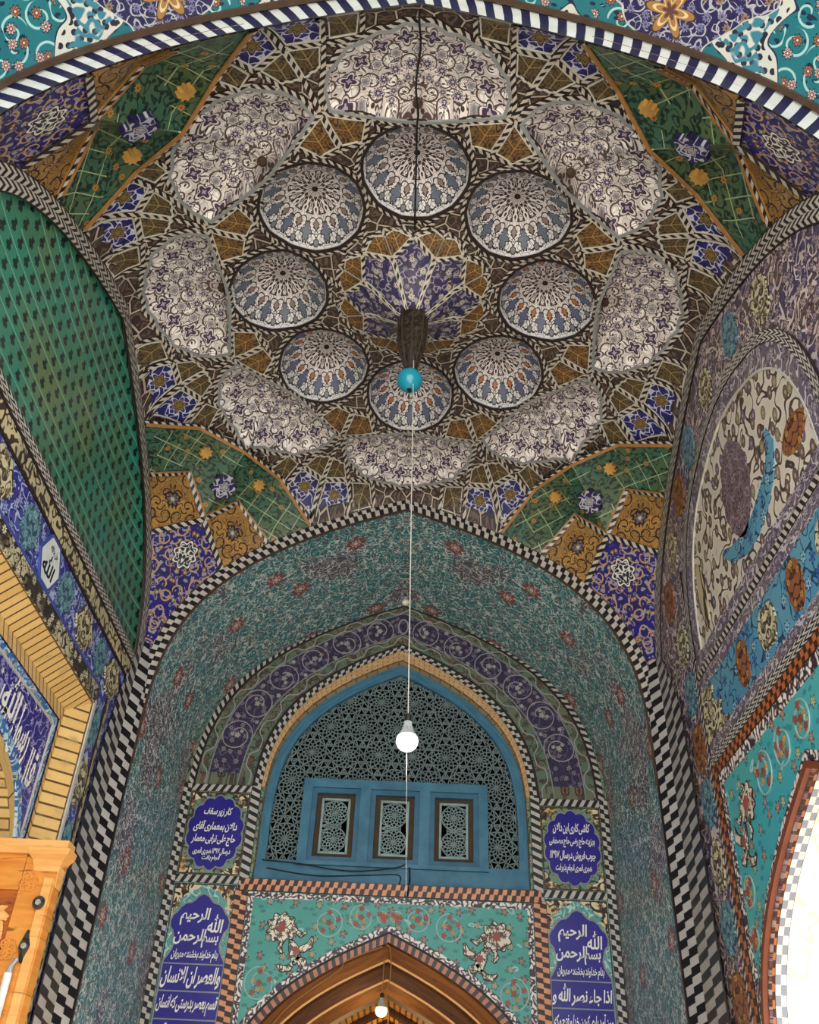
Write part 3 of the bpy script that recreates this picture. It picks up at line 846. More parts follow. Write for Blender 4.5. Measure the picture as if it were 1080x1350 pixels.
# tiles between the cupolas and fans
net, fil = MB(), MB()
for k in range(8):
    a = 22.5 + 45 * k
    piv = pol(1.60, a)
    for d in (-1, 1):
        # darts next to the star
        P = [pol(.42, a), pol(.535, a + d * 20), pol(.60, a + d * 8.5), pol(.57, a)]
        patch('amber_kite', P, .005, M['ochre'], a, .08)
        for i in range(4): vrib_into(fil, [P[i], P[(i + 1) % 4]], .008, .012)
        vrib_into(net, [pol(.62, a), pol(.60, a + d * 8.5), pol(.545, a + d * 21.5)], .028, .011)
        vrib_into(net, [pol(.545, a + d * 22), pol(.66, a + d * 10)], .026, .0105)
        vrib_into(net, [pol(.66, a + d * 22), pol(.60, a + d * 8.5)], .022, .0105)
        # paired kites inside the pivot of two fans
        P = [pol(1.575, a + d * .7), pol(1.47, a + d * 9.5), pol(1.325, a + d * 6.6), pol(1.335, a + d * .9)]
        patch('ochre_kite', P, .005, M['ochre'], a, .09)
        for i in range(4): vrib_into(fil, [P[i], P[(i + 1) % 4]], .008, .012)
        vrib_into(net, [piv, pol(1.475, a + d * 10.5), pol(1.318, a + d * 7.0), pol(1.30, a)], .034, .011)
        vrib_into(net, [pol(1.318, a + d * 7.0), pol(1.10, a)], .028, .0105)
        vrib_into(net, [pol(1.475, a + d * 10.5), pol(1.325, a + d * 14)], .028, .0105)
        vrib_into(net, [piv, pol(1.52, a + d * 9), pol(1.425, a + d * 16), pol(1.413, a + d * 22.5)], .034, .012)
        # outward: paired olive kites, then paired blue kites
        N1 = pol(2.085, a)
        P = [pol(2.06, a + d * .5), pol(2.015, a + d * 5.6), pol(1.885, a + d * 4.0), pol(1.855, a + d * .5)]
        patch('olive_kite', P, .005, M['olive'], a, .09)
        for i in range(4): vrib_into(fil, [P[i], P[(i + 1) % 4]], .008, .012)
        vrib_into(net, [piv, pol(1.72, a + d * 1.8), pol(1.885, a + d * 4.8), pol(2.02, a + d * 6.4)], .032, .011)
        vrib_into(net, [pol(1.85, a), pol(1.89, a + d * 4.4)], .026, .0105)
        vrib_into(net, [pol(1.885, a + d * 4.8), pol(1.83, a + d * 6.0)], .024, .0105)
        vrib_into(net, [N1, pol(2.03, a + d * 6.6)], .034, .011)
        diag = (round(a + d * 22.5) % 90 == 45)
        if not diag:
            B = onb(a + d * 8.3)
            P = [pol(2.10, a + d * .9), pol(2.055, a + d * 6.2), lerp(pol(2.03, a + d * 6.6), B, .93), onb(a + d * .9, .997)]
            vrib_into(net, [pol(2.03, a + d * 6.6), B], .034, .011)
            Q = [onb(a + d * 9.3, .997), pol(2.05, a + d * 7.8), pol(2.04, a + d * 12.2), onb(a + d * 13.6, .997)]
            patch('olive_tile', Q, .005, M['olive'], a, .1)
            for i in range(4): vrib_into(fil, [Q[i], Q[(i + 1) % 4]], .008, .012)
            vrib_into(net, [pol(2.02, a + d * 6.8), pol(2.02, a + d * 13), onb(a + d * 14.3)], .03, .011)
            vrib_into(net, [pol(2.02, a + d * 13), pol(1.97, a + d * 10.0), pol(2.02, a + d * 6.8)], .026, .0105)
        else:
            E, A = onb(a), pol(2.075, a + d * 22.5)
            B = lerp(E, A, .40); B2 = lerp(E, A, .62); B = (B[0] * 1.022, B[1] * 1.022); B2 = (B2[0] * 1.022, B2[1] * 1.022)
            P = [pol(2.10, a + d * .9), pol(2.055, a + d * 6.2), lerp(B, E, .06), lerp(E, pol(2.1, a + d * 3), .10)]
            vrib_into(net, [pol(2.03, a + d * 6.6), B], .034, .011)
            Q = [lerp(B, A, .06), pol(2.03, a + d * 7.8), pol(1.99, a + d * 11.0), lerp(B2, pol(2.0, a + d * 11), .08)]
            patch('olive_tile', Q, .005, M['olive'], a, .1)
            for i in range(4): vrib_into(fil, [Q[i], Q[(i + 1) % 4]], .008, .012)
            vrib_into(net, [pol(2.0, a + d * 7), pol(1.975, a + d * 11.6), B2], .03, .011)
        patch('blue_kite', P, .005, M['blue_kite'], a, .07)
        for i in range(4): vrib_into(fil, [P[i], P[(i + 1) % 4]], .009, .012)
        # band following the scalloped outer edge of each fan
    vrib_into(net, [pol(.57, a), pol(.63, a)], .026, .012)
    vrib_into(net, [pol(1.32, a), piv], .036, .0115)
    vrib_into(net, [piv, pol(1.855, a), pol(2.09, a), onb(a, .998)], .036, .0115)
for k in range(8):
    a = 45 * k
    vrib_into(net, dome_poly(a, DOME_R + .026), .030, .009, True, .09)
    o = shell_poly(a, .034)
    vrib_into(net, o[:19], .034, .0095)
net.build('strip_network', M['strip_small'], CE)
fil.build('fillet_network', M['thin_white'], CE)

# corner pieces: green angle panel, two ochre panels, blue springer panel - straight edged facets between the ribs
CP = {45: 'back right', 135: 'front right', 225: 'front left', 315: 'back left'}
def room_n(p): return (Vector((XC, YC, 2.4)) - p).normalized()
class Facet:
    """nearly plane tile field spanned over corner points of the vault"""
    def __init__(s, plan, mid, a):
        s.plan = plan; s.P = [PV(*q) for q in plan]; s.mid = mid
        n = Vector((0, 0, 0))
        for i in range(len(s.P)): n += s.P[i - 1].cross(s.P[i])
        n.normalize()
        if n.dot(room_n(s.P[0])) < 0: n = -n
        s.n = n; s.o = mid if isinstance(mid, Vector) else sum(s.P, Vector((0, 0, 0))) / len(s.P)
        h = Vector((sin(radians(a)), cos(radians(a)), 0)); s.e2 = (h - n * h.dot(n)).normalized(); s.e1 = s.e2.cross(n)
        if s.e1.dot(Vector((cos(radians(a)), -sin(radians(a)), 0))) < 0: s.e1 = -s.e1
    def into(s, mb, off, lo=-.02):
        Q = [((p - s.o).dot(s.e1), (p - s.o).dot(s.e2)) for p in s.P]
        h = [(p - s.o).dot(s.n) for p in s.P]
        r = delaunay_2d_cdt([Vector(q) for q in Q], [(i, (i + 1) % len(Q)) for i in range(len(Q))], [], 0, 1e-6)
        V = [tuple(q) for q in r[0]]; src = r[3]
        T = [tuple(f) for f in r[2] if inpoly(sum(V[i][0] for i in f) / 3, sum(V[i][1] for i in f) / 3, Q)]
        mb.add([s.P[src[k][0]] + s.n * off for k in range(len(V))], T, V)
        m = len(Q); mb.add([p + s.n * off for p in s.P] + [p + s.n * lo for p in s.P], [(i, (i + 1) % m, m + (i + 1) % m, m + i) for i in range(m)], Q * 2)
def rib3_into(mb, P, w, off, h=.012, seg=.12):
    """straight rib strip along points in space, facing the room"""
    D = [P[0]]
    for a_, b_ in zip(P, P[1:]):
        k = max(1, int((b_ - a_).length / seg)); D += [a_.lerp(b_, (j + 1) / k) for j in range(k)]
    V, UV, F, L = [], [], [], 0
    for i, p in enumerate(D):
        d = (D[min(i + 1, len(D) - 1)] - D[max(i - 1, 0)]).normalized(); n = room_n(p); n = (n - d * n.dot(d)).normalized(); x = d.cross(n)
        L += (p - D[i - 1]).length if i else 0
        V += [p + x * w / 2 + n * off, p - x * w / 2 + n * off, p + x * w / 2 + n * (off - h), p - x * w / 2 + n * (off - h)]; UV += [(L, 0), (L, 1), (L, 0), (L, 1)]
    for i in range(len(D) - 1):
        a_, b_ = 4 * i, 4 * i + 4; F += [(a_, a_ + 1, b_ + 1, b_), (a_, b_, b_ + 2, a_ + 2), (a_ + 1, b_ + 1, b_ + 3, a_ + 3)]
    mb.add(V, F, UV)
for a in (45, 135, 225, 315):
    sx, sy = (1 if sin(radians(a)) > 0 else -1), (1 if cos(radians(a)) > 0 else -1)
    q = lambda x, y: (sx * x, sy * y)
    I = .9999 * H
    E1, E2 = q(I, .885), q(.885, I); A = q(1.45, 1.45); C = q(1.80, 1.80)
    G1, G2 = q(1.955, 1.56), q(1.56, 1.955); F1, F2 = q(I, 1.27), q(1.27, I); K1, K2 = q(I, 1.66), q(1.66, I)
    where = CP[a]
    patch('corner_ground', CORNER(sx, sy), -.03, M['net'], a, .03)
    E3, A3, C3, G13, G23, F13, F23, K13, K23 = [PV(*t) for t in (E1, A, C, G1, G2, F1, F2, K1, K2)]
    # green angle panel: two wings meeting on the diagonal
    d = thing('angle_tilework', A3.lerp(C3, .5), 'green tiled angle panel with amber edging in the %s corner of the vault' % where, 'tilework', 'green angle panels of the vault', 'thing')
    f1 = Facet([E1, lerp(E1, A, .5), A, C, G1, F1, q(I, 1.08)], A3, a); f2 = Facet([A, lerp(E2, A, .5), E2, q(1.08, I), F2, G2, C], A3, a)
    M1, M2 = PV(*lerp(E1, A, .5)).lerp((PV(*E1) + A3) / 2, .35), PV(*lerp(E2, A, .5)).lerp((PV(*E2) + A3) / 2, .35)
    f1.P[1] = M1; f2.P[1] = M2
    mb = MB(); f1.into(mb, .0); f2.into(mb, .0); mb.build('field', M['green'], d, smooth=True)
    mb = MB(); ins = lambda p: p + room_n(p) * .0
    for W in ([PV(*E1), M1, A3, M2, PV(*E2)],):
        W = [p.lerp(A3.lerp(C3, .6), .025) for p in W]; rib3_into(mb, W, .026, .016)
    for W in ([F13, G13, C3], [F23, G23, C3]):
        W = [p.lerp(A3, .05) for p in W]; rib3_into(mb, W, .014, .014)
    mb.build('edging', M['orange_rim'], d)
    def disc3(nm, p, n, r, k, dep, off, m_):
        n = n.normalized(); e1 = n.orthogonal().normalized(); e2 = n.cross(e1); P = star_pts(r, k, dep); V, T = cdt(P); m = len(P); mb = MB()
        mb.add([p + e1 * x + e2 * y + n * off for x, y in V], T, V)
        mb.add([p + e1 * x + e2 * y + n * off for x, y in P] + [p + e1 * x + e2 * y - n * .01 for x, y in P], [(i, (i + 1) % m, m + (i + 1) % m, m + i) for i in range(m)], P + P)
        mb.build(nm, m_, d)
    disc3('medallion', A3.lerp(C3, .52), f1.n + f2.n, .105, 6, .16, .03, M['flower_navy'])
    for f_, e_, g_ in ((f1, E1, G1), (f2, E2, G2)): disc3('amber_flower', A3 * .46 + PV(*e_) * .22 + PV(*g_) * .32, f_.n, .048, 8, .2, .035, M['gold'])
    # ochre panels
    for i, (g_, f_, k_, m_) in enumerate(((G1, F1, K1, q(I, 1.47)), (G2, F2, K2, q(1.47, I)))):
        side_ = ('side wall' if i == 0 else ('back arch' if sy > 0 else 'front arch'))
        cc = (PV(*g_) + PV(*f_) + PV(*k_) + C3) / 4
        t_ = thing('corner_tilework', cc, 'ochre scroll tile panel under the green panel at the %s, %s corner' % (side_, where), 'tilework', 'ochre corner panels of the vault', 'thing')
        fc = Facet([g_, f_, m_, k_, C], cc, a)
        mb = MB(); fc.into(mb, .0); mb.build('field', M['ochre_big'], t_, smooth=True)
        mb = MB(); rib3_into(mb, [PV(*t).lerp(cc, .09) for t in (k_, C, g_, f_)], .014, .012); mb.build('edging', M['orange_rim'], t_)
    # blue springer panel: two leaves folding at the corner line
    tipz = q(.9985 * H, .9985 * H)
    sideP = lambda i: [(q(I, t) if i == 0 else q(t, I)) for t in (1.76, 1.86, 1.95, 2.02, 2.08, 2.12, 2.15, 2.167)]
    mid3 = (C3 + K13 + K23) / 3 + (PV(*q(2.1, I)) - C3) * .12
    t_ = thing('springer_tilework', mid3, 'deep blue springer panel with white medallion in the %s corner of the vault' % where, 'tilework', 'blue springer panels of the vault', 'thing')
    mb = MB()
    edge1, edge2 = [K1] + sideP(0), [K2] + sideP(1)
    V, UV, F = [], [], []
    for i in range(len(edge1)):
        p0, p1 = PV(*edge1[i]), PV(*edge2[i]); c0 = p0.lerp(p1, .5)
        dirn = (C3 - K13.lerp(K23, .5)); w_ = (p0 - p1).length / max(.01, (K13 - K23).length)
        c0 = c0 + dirn * w_ * (1.0 if i == 0 else .62 * w_ + .2)
        for k in range(9):
            t = k / 8; V.append(p0 * (1 - t) ** 2 + c0 * 2 * t * (1 - t) * .9 + (p0 + p1) * t * (1 - t) * .1 + p1 * t ** 2 if i else (p0.lerp(C3, t * 2) if t <= .5 else C3.lerp(p1, t * 2 - 1)))
    e1 = Vector((cos(radians(a)), -sin(radians(a)), 0))
    for p in V: UV.append(((p - mid3).dot(e1), (p - mid3).z * 1.05))
    for i in range(len(edge1) - 1):
        for k in range(8): F.append((9 * i + k, 9 * i + k + 1, 9 * i + 10 + k, 9 * i + 9 + k))
    mb.add(V, F, UV); mb.build('field', M['corner_blue'], t_, smooth=True)
    mb = MB()
    rib3_into(mb, [PV(*E1), M1, A3], .042, .012); rib3_into(mb, [PV(*E2), M2, A3], .042, .012)
    rib3_into(mb, [F13, G13, C3], .042, .022); rib3_into(mb, [F23, G23, C3], .042, .022); rib3_into(mb, [C3, K13], .046, .026); rib3_into(mb, [C3, K23], .046, .026)
    mb.build('corner_strip', M['strip'], CE)
# ------------------------------------------------------------------ arches, recess vaults, walls
def vault_tube(mb, hw, zp, y0, y1, floor=True, cut=None, ys=None):
    """pointed barrel with its side walls"""
    P = arch_pts(hw, zp, n=26)
    if floor:
        lo = [(-hw, FLOOR + (ZS - FLOOR) * i / 6) for i in range(6)]
        P = lo + P + [(-x, z) for x, z in reversed(lo)]
    L = [0.0]
    for i in range(1, len(P)): L.append(L[-1] + hypot(P[i][0] - P[i - 1][0], P[i][1] - P[i - 1][1]))
    mid = L[-1] / 2
    Y = [y0 + (y1 - y0) * j / 6 for j in range(7)]
    V, UV, F = [], [], []
    for (x, z), l in zip(P, L):
        for y in Y: V.append((XC + x, y, z)); UV.append((l - mid, y - y0))
    for i in range(len(P) - 1):
        for j in range(6): F.append((i * 7 + j, i * 7 + j + 1, i * 7 + 8 + j, i * 7 + 7 + j))
    mb.add(V, F, UV)

RW = 2.03   # half width of the back recess
mb = MB(); vault_tube(mb, RW, 5.16, YB, YW + .02)
o = mb.build('wall_recess', M['turq'], smooth=False)
tag(o, 'turquoise and plum painted barrel vault and side walls of the recess behind the back arch', 'wall', kind='structure')
mb = MB(); vault_tube(mb, 2.27, 5.40, YF - .03, .35)
o = mb.build('wall_front', M['front'])
tag(o, 'bright turquoise vault with violet medallions in front of the front arch', 'wall', kind='structure')

# arch faces with their borders
def arch_face(name, y, hi, zi, ho, zo, mat, label, n=30, back=-.03):
    A = [(-hi, FLOOR)] + arch_pts(hi, zi, n=n) + [(hi, FLOOR)]; B = [(-ho, FLOOR)] + arch_pts(ho, zo, n=n) + [(ho, FLOOR)]
    F_ = Fr((XC, y, 0), (1, 0, 0), (0, 0, 1), (0, -1, 0))
    o = between(name, F_, A, B, 0, mat, back=back)
    return tag(o, label, 'border', kind='structure')
arch_face('trim_1', YB, RW - .004, 5.135, AX + .01, ZP + .03, M['check'], 'black and white chequer border of the back arch under the vault')
arch_face('trim_2', YF - .015, AX - .01, ZP - .02, AX + .15, ZP + .165, M['front_strip'], 'broad slanting black and white border of the front arch', back=0)
o = rib('trim_3', Fr((XC, YF - .03, 0), (1, 0, 0), (0, 0, 1), (0, -1, 0)), arch_pts(AX + .13, ZP + .148), .02, .03, M['brown_line'])
tag(o, 'brown moulding edging the front arch border', 'moulding', kind='structure')
mb = MB()
F_ = Fr((XC, YB, 0), (1, 0, 0), (0, 0, 1), (0, -1, 0))
rib_into(mb, F_, arch_pts(RW - .012, 5.125), .02, .008)
o = mb.build('trim_4', M['brown_line']); tag(o, 'brown line on the inner edge of the back arch', 'moulding', kind='structure')

# side arches: borders lie in the wall planes
def side_border(fr, nm, mat, label):
    A = arch_pts(BY - .15, ZP - .16); B = arch_pts(BY - .005, ZP - .005)
    o = between(nm, fr, A, B, .014, mat)
    tag(o, label, 'border', kind='structure')
side_border(LEFT, 'trim_5', M['zigzag'], 'zigzag black and white border round the green niche')
side_border(RIGHT, 'trim_6', M['zigzag'], 'zigzag black and white border of the right hand arch')

# chequered corner shafts
for sx, nm, lb in ((-1, 'trim_7', 'three row chequered corner strip left of the recess'), (1, 'trim_8', 'three row chequered corner strip right of the recess')):
    V, UV, F = [], [], []
    zs = [FLOOR, 0.5, 2.0, 2.5, 3.0, 3.3, 3.6, 3.9]; k = [1, 1, 1, .96, .76, .52, .28, .06] if sx < 0 else [1, 1, 1, 1, .92, .66, .34, .06]
    for z, q in zip(zs, k):
        c = Vector((XC + sx * AX, YB, z))
        p = Vector((XC + sx * (RW - .006), YB - .006, z)); r = Vector((XC + sx * (AX - .016), YB - (.51 if sx < 0 else .60), z))
        m_ = Vector((XC + sx * (AX - .030), YB - .16, z))
        V += [c + (r - c) * q + Vector((-sx * .012, 0, 0)), c + (m_ - c) * min(1, q * 1.3), c + (p - c) * min(1, q * 1.6) + Vector((0, -.012, 0))]; UV += [(z, .5 - .5 * q), (z, .5), (z, .5 + .5 * q)]
    F = [(3 * i + a, 3 * i + a + 1, 3 * i + 4 + a, 3 * i + 3 + a) for i in range(len(zs) - 1) for a in (0, 1)]
    tag(mk(nm, V, F, UV, M['check3']), lb, 'border', kind='structure')

# ---------------------------------------------------------------- left wall
arcL = arch_pts(BY + .02, ZP + .02, n=26)
D_IN = .15
BT, BS = 2.705, 1.43      # brick frame outer top and half width
PT, PS = 2.47, 1.19       # inner edge of the brick frame
outer = [(-BY - .02, FLOOR)] + arcL + [(BY + .02, FLOOR), (BS, FLOOR), (BS, BT), (-BS, BT), (-BS, FLOOR)]
tymp = [(x, max(z, 3.36)) for x, z in arch_pts(BY - .12, ZP - .13, n=22) if z > 3.0]
o = slab('wall_left', LEFT, outer, 0, M['blue_band'], holes=[tymp])
WL = tag(o, 'left hand wall with blue floral bands round a brick framed doorway', 'wall', kind='structure')
def zc_l(u):
    z = ZS + (ZP - .135 - ZS) * fA(min(1, abs(u) / (BY - .125))); return z
def cove(u, v):
    h = max(0, min(1, (v - 3.405) / max(.05, zc_l(u) - 3.405))); return -.02 - .05 * (4 * h * (1 - h)) ** .8 * max(0, 1 - (u / (BY - .125)) ** 4)
o = slab('green_niche', LEFT, tymp, 0, M['leaf'], res=.12, offf=cove)
tag(o, 'hollow green glazed niche with rows of dark leaf marks over the left wall', 'niche', kind='thing')
for p_ in o.data.polygons: p_.use_smooth = True
slab('strip', LEFT, rect(-2.1, 3.33, 2.1, 3.405), .012, M['zigzag'], WL)
# proper uv for straight strips: build as ribbons
def hstrip(fr, u0, u1, z0, z1, off, mat, parent, name='strip'):
    return rib(name, fr, [(u0, (z0 + z1) / 2), (u1, (z0 + z1) / 2)], z1 - z0, off, mat, parent, res=.5)
def vstrip(fr, u0, u1, z0, z1, off, mat, parent, name='strip'):
    return rib(name, fr, [((u0 + u1) / 2, z0), ((u0 + u1) / 2, z1)], u1 - u0, off, mat, parent, res=.5)
bpy.data.objects.remove([c for c in WL.children if c.name.startswith('strip')][0])
hstrip(LEFT, -2.12, 2.10, 3.325, 3.405, .012, M['zigzag'], WL, 'strip')
hstrip(LEFT, -2.05, 2.02, 3.185, 3.305, .008, M['cream'], WL, 'cream_band')
hstrip(LEFT, -2.05, 2.02, 3.305, 3.325, .012, M['thin_dark'], WL, 'dark_line')
hstrip(LEFT, -2.0, 1.98, 3.165, 3.185, .011, M['thin_dark'], WL, 'dark_line')
for s in (-1, 1):
    vstrip(LEFT, s * 1.70 - .03, s * 1.70 + .03, FLOOR, 2.85, .008, M['cream'], WL, 'cream_band')
    vstrip(LEFT, s * 1.665 - .007, s * 1.665 + .007, FLOOR, 2.85, .012, M['thin_dark'], WL, 'dark_line')
    vstrip(LEFT, s * 1.455 - .02, s * 1.455 + .02, FLOOR, 2.73, .010, M['thin_white'], WL, 'edge_line')
hstrip(LEFT, -1.46, 1.46, 2.705, 2.83, .009, M['cream2'], WL, 'scroll_border')
hstrip(LEFT, -1.46, 1.46, 2.83, 2.85, .012, M['steel_blue'], WL, 'blue_line')

def cartouche(cx, cz, rx, rz, tips=.35, lobes=0, n=40):
    P = []
    for i in range(n):
        t = 2 * pi * i / n
        k = 1 + (.06 * abs(sin(lobes * t / 2)) if lobes else 0)
        c_, s_ = cos(t), sin(t)
        x = abs(c_) ** .8 * (1 if c_ > 0 else -1); z = abs(s_) ** 1.0 * (1 if s_ > 0 else -1)
        P.append((cx + rx * x * k, cz + rz * z * k))
    return P
def hexagon(cx, cz, rx, rz, wav=0.0):
    B = [(rx, 0), (rx * .55, rz * .8), (rx * .4, rz), (-rx * .4, rz), (-rx * .55, rz * .8), (-rx, 0), (-rx * .55, -rz * .8), (-rx * .4, -rz), (rx * .4, -rz), (rx * .55, -rz * .8)]
    return [(cx + x, cz + z) for x, z in B]

# medallions of the horizontal band and the upright band
xs = -1.75; seq = ['teal', 'cream', 'teal', 'white']; i = 3
CZ = 3.005
for y, kind in ((-1.55, 'cream'), (-1.05, 'teal'), (-.78, 'cream'), (-.27, 'teal'), (.10, 'white'), (.45, 'teal'), (.90, 'cream'), (1.32, 'teal'), (1.66, 'cream')):
    if kind == 'teal': slab('teal_medallion', LEFT, cartouche(y, CZ, .12, .13, lobes=8), .010, M['teal_medal'], WL, c=(y, CZ))
    elif kind == 'cream': slab('cream_medallion', LEFT, hexagon(y, CZ, .20, .135), .010, M['cream_medal'], WL, c=(y, CZ))
    else:
        wm = thing('white_medallion', LEFT.p(y, CZ, 0), 'white medallion with dark script on the blue band under the green niche', 'medallion', kind='thing')
        slab('field', LEFT, hexagon(y, CZ, .175, .15), .012, M['white_tile'], wm)
        rib('edging', LEFT, hexagon(y, CZ, .178, .153), .016, .015, M['steel_blue'], wm, closed=True)
        WMED = (wm, y, CZ)
for z, kind in ((2.58, 'teal'), (2.18, 'cream'), (1.78, 'teal'), (1.38, 'cream'), (.98, 'teal'), (.58, 'cream')):
    P = cartouche(1.565, z, .08, .13, lobes=8) if kind == 'teal' else [(1.565 + b, z + a) for a, b in hexagon(0, 0, .19, .09)]
    for s in (1, -1):
        slab('teal_medallion' if kind == 'teal' else 'cream_medallion', LEFT, [(s * a, b) for a, b in P], .010, M['teal_medal' if kind == 'teal' else 'cream_medal'], WL, c=(s * 1.565, z))

# brick framed doorway of the left wall
bf = thing('brick_doorway', LEFT.p(0, FLOOR, 0), 'yellow brick framed arched doorway in the left wall', 'doorway', kind='thing')
mb = MB()
A_ = [(-BS, FLOOR), (-BS, BT), (BS, BT), (BS, FLOOR)]; B_ = [(-PS, FLOOR), (-PS, PT), (PS, PT), (PS, FLOOR)]
M1 = [lerp(a, b, .5) for a, b in zip(A_, B_)]
mb2 = MB()
for (P0, o0), (P1, o1) in (((A_, 0.0), (M1, -D_IN * .9)), ((M1, -D_IN * .9), (B_, -D_IN * .7))):
    for i in range(3):
        q = [(P0[i], o0), (P0[i + 1], o0), (P1[i + 1], o1), (P1[i], o1)]
        L = hypot(P0[i + 1][0] - P0[i][0], P0[i + 1][1] - P0[i][1])
        l0 = (P1[i][1] - P0[i][1] if i != 1 else P1[i][0] - P0[i][0])
        W = [LEFT.p(p[0], p[1], oo) for p, oo in q]
        d0 = 0 if P0 is A_ else .14
        if i == 1: uv = [(d0, P0[1][0]), (d0, P0[2][0]), (d0 + .14, P1[2][0]), (d0 + .14, P1[1][0])]
        else: uv = [(d0, P0[i][1]), (d0, P0[i + 1][1]), (d0 + .14, P1[i + 1][1]), (d0 + .14, P1[i][1])]
        mb.add(W, [(0, 1, 2, 3)], uv)
mb.build('brick_frame', M['brick_edge'], bf)
def curveL(n=24, drop=0.0, hw=PS):
    P = []
    for i in range(n + 1):
        s = 1 - (1 - i / n) ** 2; P.append((hw * s, 1.25 + (.84 - drop) * max(0, 1 - s ** 2.6) ** .42))
    return [(-x, z) for x, z in reversed(P)] + P[1:]
cu = curveL()
cp = thing('calligraphy_frieze', LEFT.p(0, 2.2, -D_IN), 'violet blue panel of large white script over the brick doorway', 'inscription panel', kind='thing')
slab('field', LEFT, [(-PS - .06, 1.25)] + cu + [(PS + .06, 1.25), (PS + .06, PT + .06), (-PS - .06, PT + .06)], -D_IN + .03, M['calli'], cp, back=-D_IN - .1)
rib('edging', LEFT, [(-PS + .03, 1.3), (-PS + .03, PT - .03), (PS - .03, PT - .03), (PS - .03, 1.3)], .05, -D_IN + .036, M['blue_edge'], cp, back=-D_IN)
rib('edging', LEFT, [(x * .965, z + .035) for x, z in cu], .06, -D_IN + .038, M['blue_edge'], cp, back=-D_IN)
for w_ in ((-PS + .06, PT - .06, PS - .06),):
    rib('fillet', LEFT, [(w_[0], 1.45), (w_[0], w_[1]), (w_[2], w_[1]), (w_[2], 1.45)], .012, -D_IN + .04, M['thin_white'], cp, back=-D_IN)
cu2 = curveL(drop=.10, hw=PS - .09)
mb = MB(); band_faces(mb, lambda q, r: LEFT.p(q[0], q[1], -D_IN + .02 - r), cu, cu2); mb.build('arch_bricks', M['brick_edge'], bf)
mb = MB()
V, UV, F = [], [], []
ext = [(-PS + .09, FLOOR)] + cu2 + [(PS - .09, FLOOR)]; L = 0
for i, q in enumerate(ext):
    L += hypot(q[0] - ext[i - 1][0], q[1] - ext[i - 1][1]) if i else 0
    V += [LEFT.p(q[0], q[1], -D_IN + .02), LEFT.p(q[0], q[1], -.62)]; UV += [(0, L), (.5, L)]
F = [(2 * i, 2 * i + 1, 2 * i + 3, 2 * i + 2) for i in range(len(ext) - 1)]
mb.add(V, F, UV); mb.build('soffit', M['brick'], bf)
slab('back_wall', LEFT, rect(-PS, FLOOR, PS, 2.25), -.62, M['brick'], bf, back=-.7)
mb = MB(); frame_box(mb, LEFT, -PS + .09, 1.84, PS - .09, 1.90, -.62, -.56); mb.build('ledge', M['brick_edge'], bf)
for s in (-1, 1):
    mb = MB(); frame_box(mb, LEFT, s * PS, FLOOR, s * (PS - .09), 1.26, -D_IN - .05, -D_IN + .02); mb.build('jamb', M['brick'], bf)

# ---------------------------------------------------------------- right wall
DC, DHW, DPK, DZS = -.17, 1.27, 1.79, .3
def fD(s): return max(0, 1 - abs(s) ** .95) ** .33
def doorR(grow=0.0): return arch_pts(DHW + grow, DPK + grow * 1.05, DZS, 22, fD, DC)
hole = [(DC - DHW, FLOOR)] + doorR() + [(DC + DHW, FLOOR)]
outer = [(-BY - .02, FLOOR)] + arcL + [(BY + .02, FLOOR), (DC + DHW, FLOOR)] + list(reversed(doorR())) + [(DC - DHW, FLOOR)]
o = slab('wall_right', RIGHT, outer, 0, M['violet_wall'], back=-.02)
WR = tag(o, 'right hand wall painted violet and brown with medallions round a white field', 'wall', kind='structure')
# tympanum
TYC = -.02
def tarch(w, h, z0, n=36):
    P = []
    for i in range(n + 1):
        t = pi * i / n; c_, s_ = cos(t), sin(t)
        P.append((TYC + w * abs(c_) ** .80 * (1 if c_ > 0 else -1), z0 + h * s_ ** .84 + .05 * max(0, 1 - abs(c_) * 3)))
    return P
tp = tarch(1.225, 1.26, 3.13)
ty = thing('tympanum', RIGHT.p(TYC, 3.14, 0), 'white floral arched field with plum and turquoise motifs on the right wall', 'tympanum', kind='thing')
inn = tarch(1.09, 1.10, 3.13)
slab('field', RIGHT, inn, .006, M['white_field'], ty)
between('scroll_border', RIGHT, tp, inn, .012, M['grey_scroll'], ty)
rib('strip', RIGHT, tarch(1.255, 1.295, 3.13), .075, .02, M['zigzag'], ty)
rib('fillet', RIGHT, inn, .014, .016, M['thin_white'], ty)
mz = lambda cx, cz, rx, rz: [(cx + rx * sin(2 * pi * i / 40) * (1 - .3 * abs(cos(2 * pi * i / 40)) ** 3) * (1 + .05 * cos(14 * pi * i / 20)), cz + rz * cos(2 * pi * i / 40)) for i in range(40)]
slab('mandorla', RIGHT, mz(-.04, 3.70, .235, .37), .012, M['plum'], ty, c=(-.04, 3.7))
def blade(pts, w):
    """leaf like sweep: outline of a tapering curve"""
    n = len(pts); L, R = [], []
    for i, p in enumerate(pts):
        a, b = pts[max(0, i - 1)], pts[min(n - 1, i + 1)]; dx, dy = b[0] - a[0], b[1] - a[1]; l = hypot(dx, dy) or 1
        k = w * math.sin(pi * (.06 + .88 * i / (n - 1))) ** .8
        L.append((p[0] - dy / l * k, p[1] + dx / l * k)); R.append((p[0] + dy / l * k, p[1] - dx / l * k))
    return L + list(reversed(R))
slab('ribbon_motif', RIGHT, blade([(.36, 3.46), (.22, 3.36), (.0, 3.29), (-.2, 3.29), (-.38, 3.35), (-.52, 3.42), (-.62, 3.55), (-.60, 3.68)], .088), .012, M['sky_tile'], ty)
slab('flower_motif', RIGHT, mz(-.90, 3.40, .16, .11), .012, M['orange_medal'], ty, c=(-.90, 3.40))
slab('amber_motif', RIGHT, mz(.86, 3.45, .085, .26), .012, M['cream'], ty, c=(.86, 3.45))
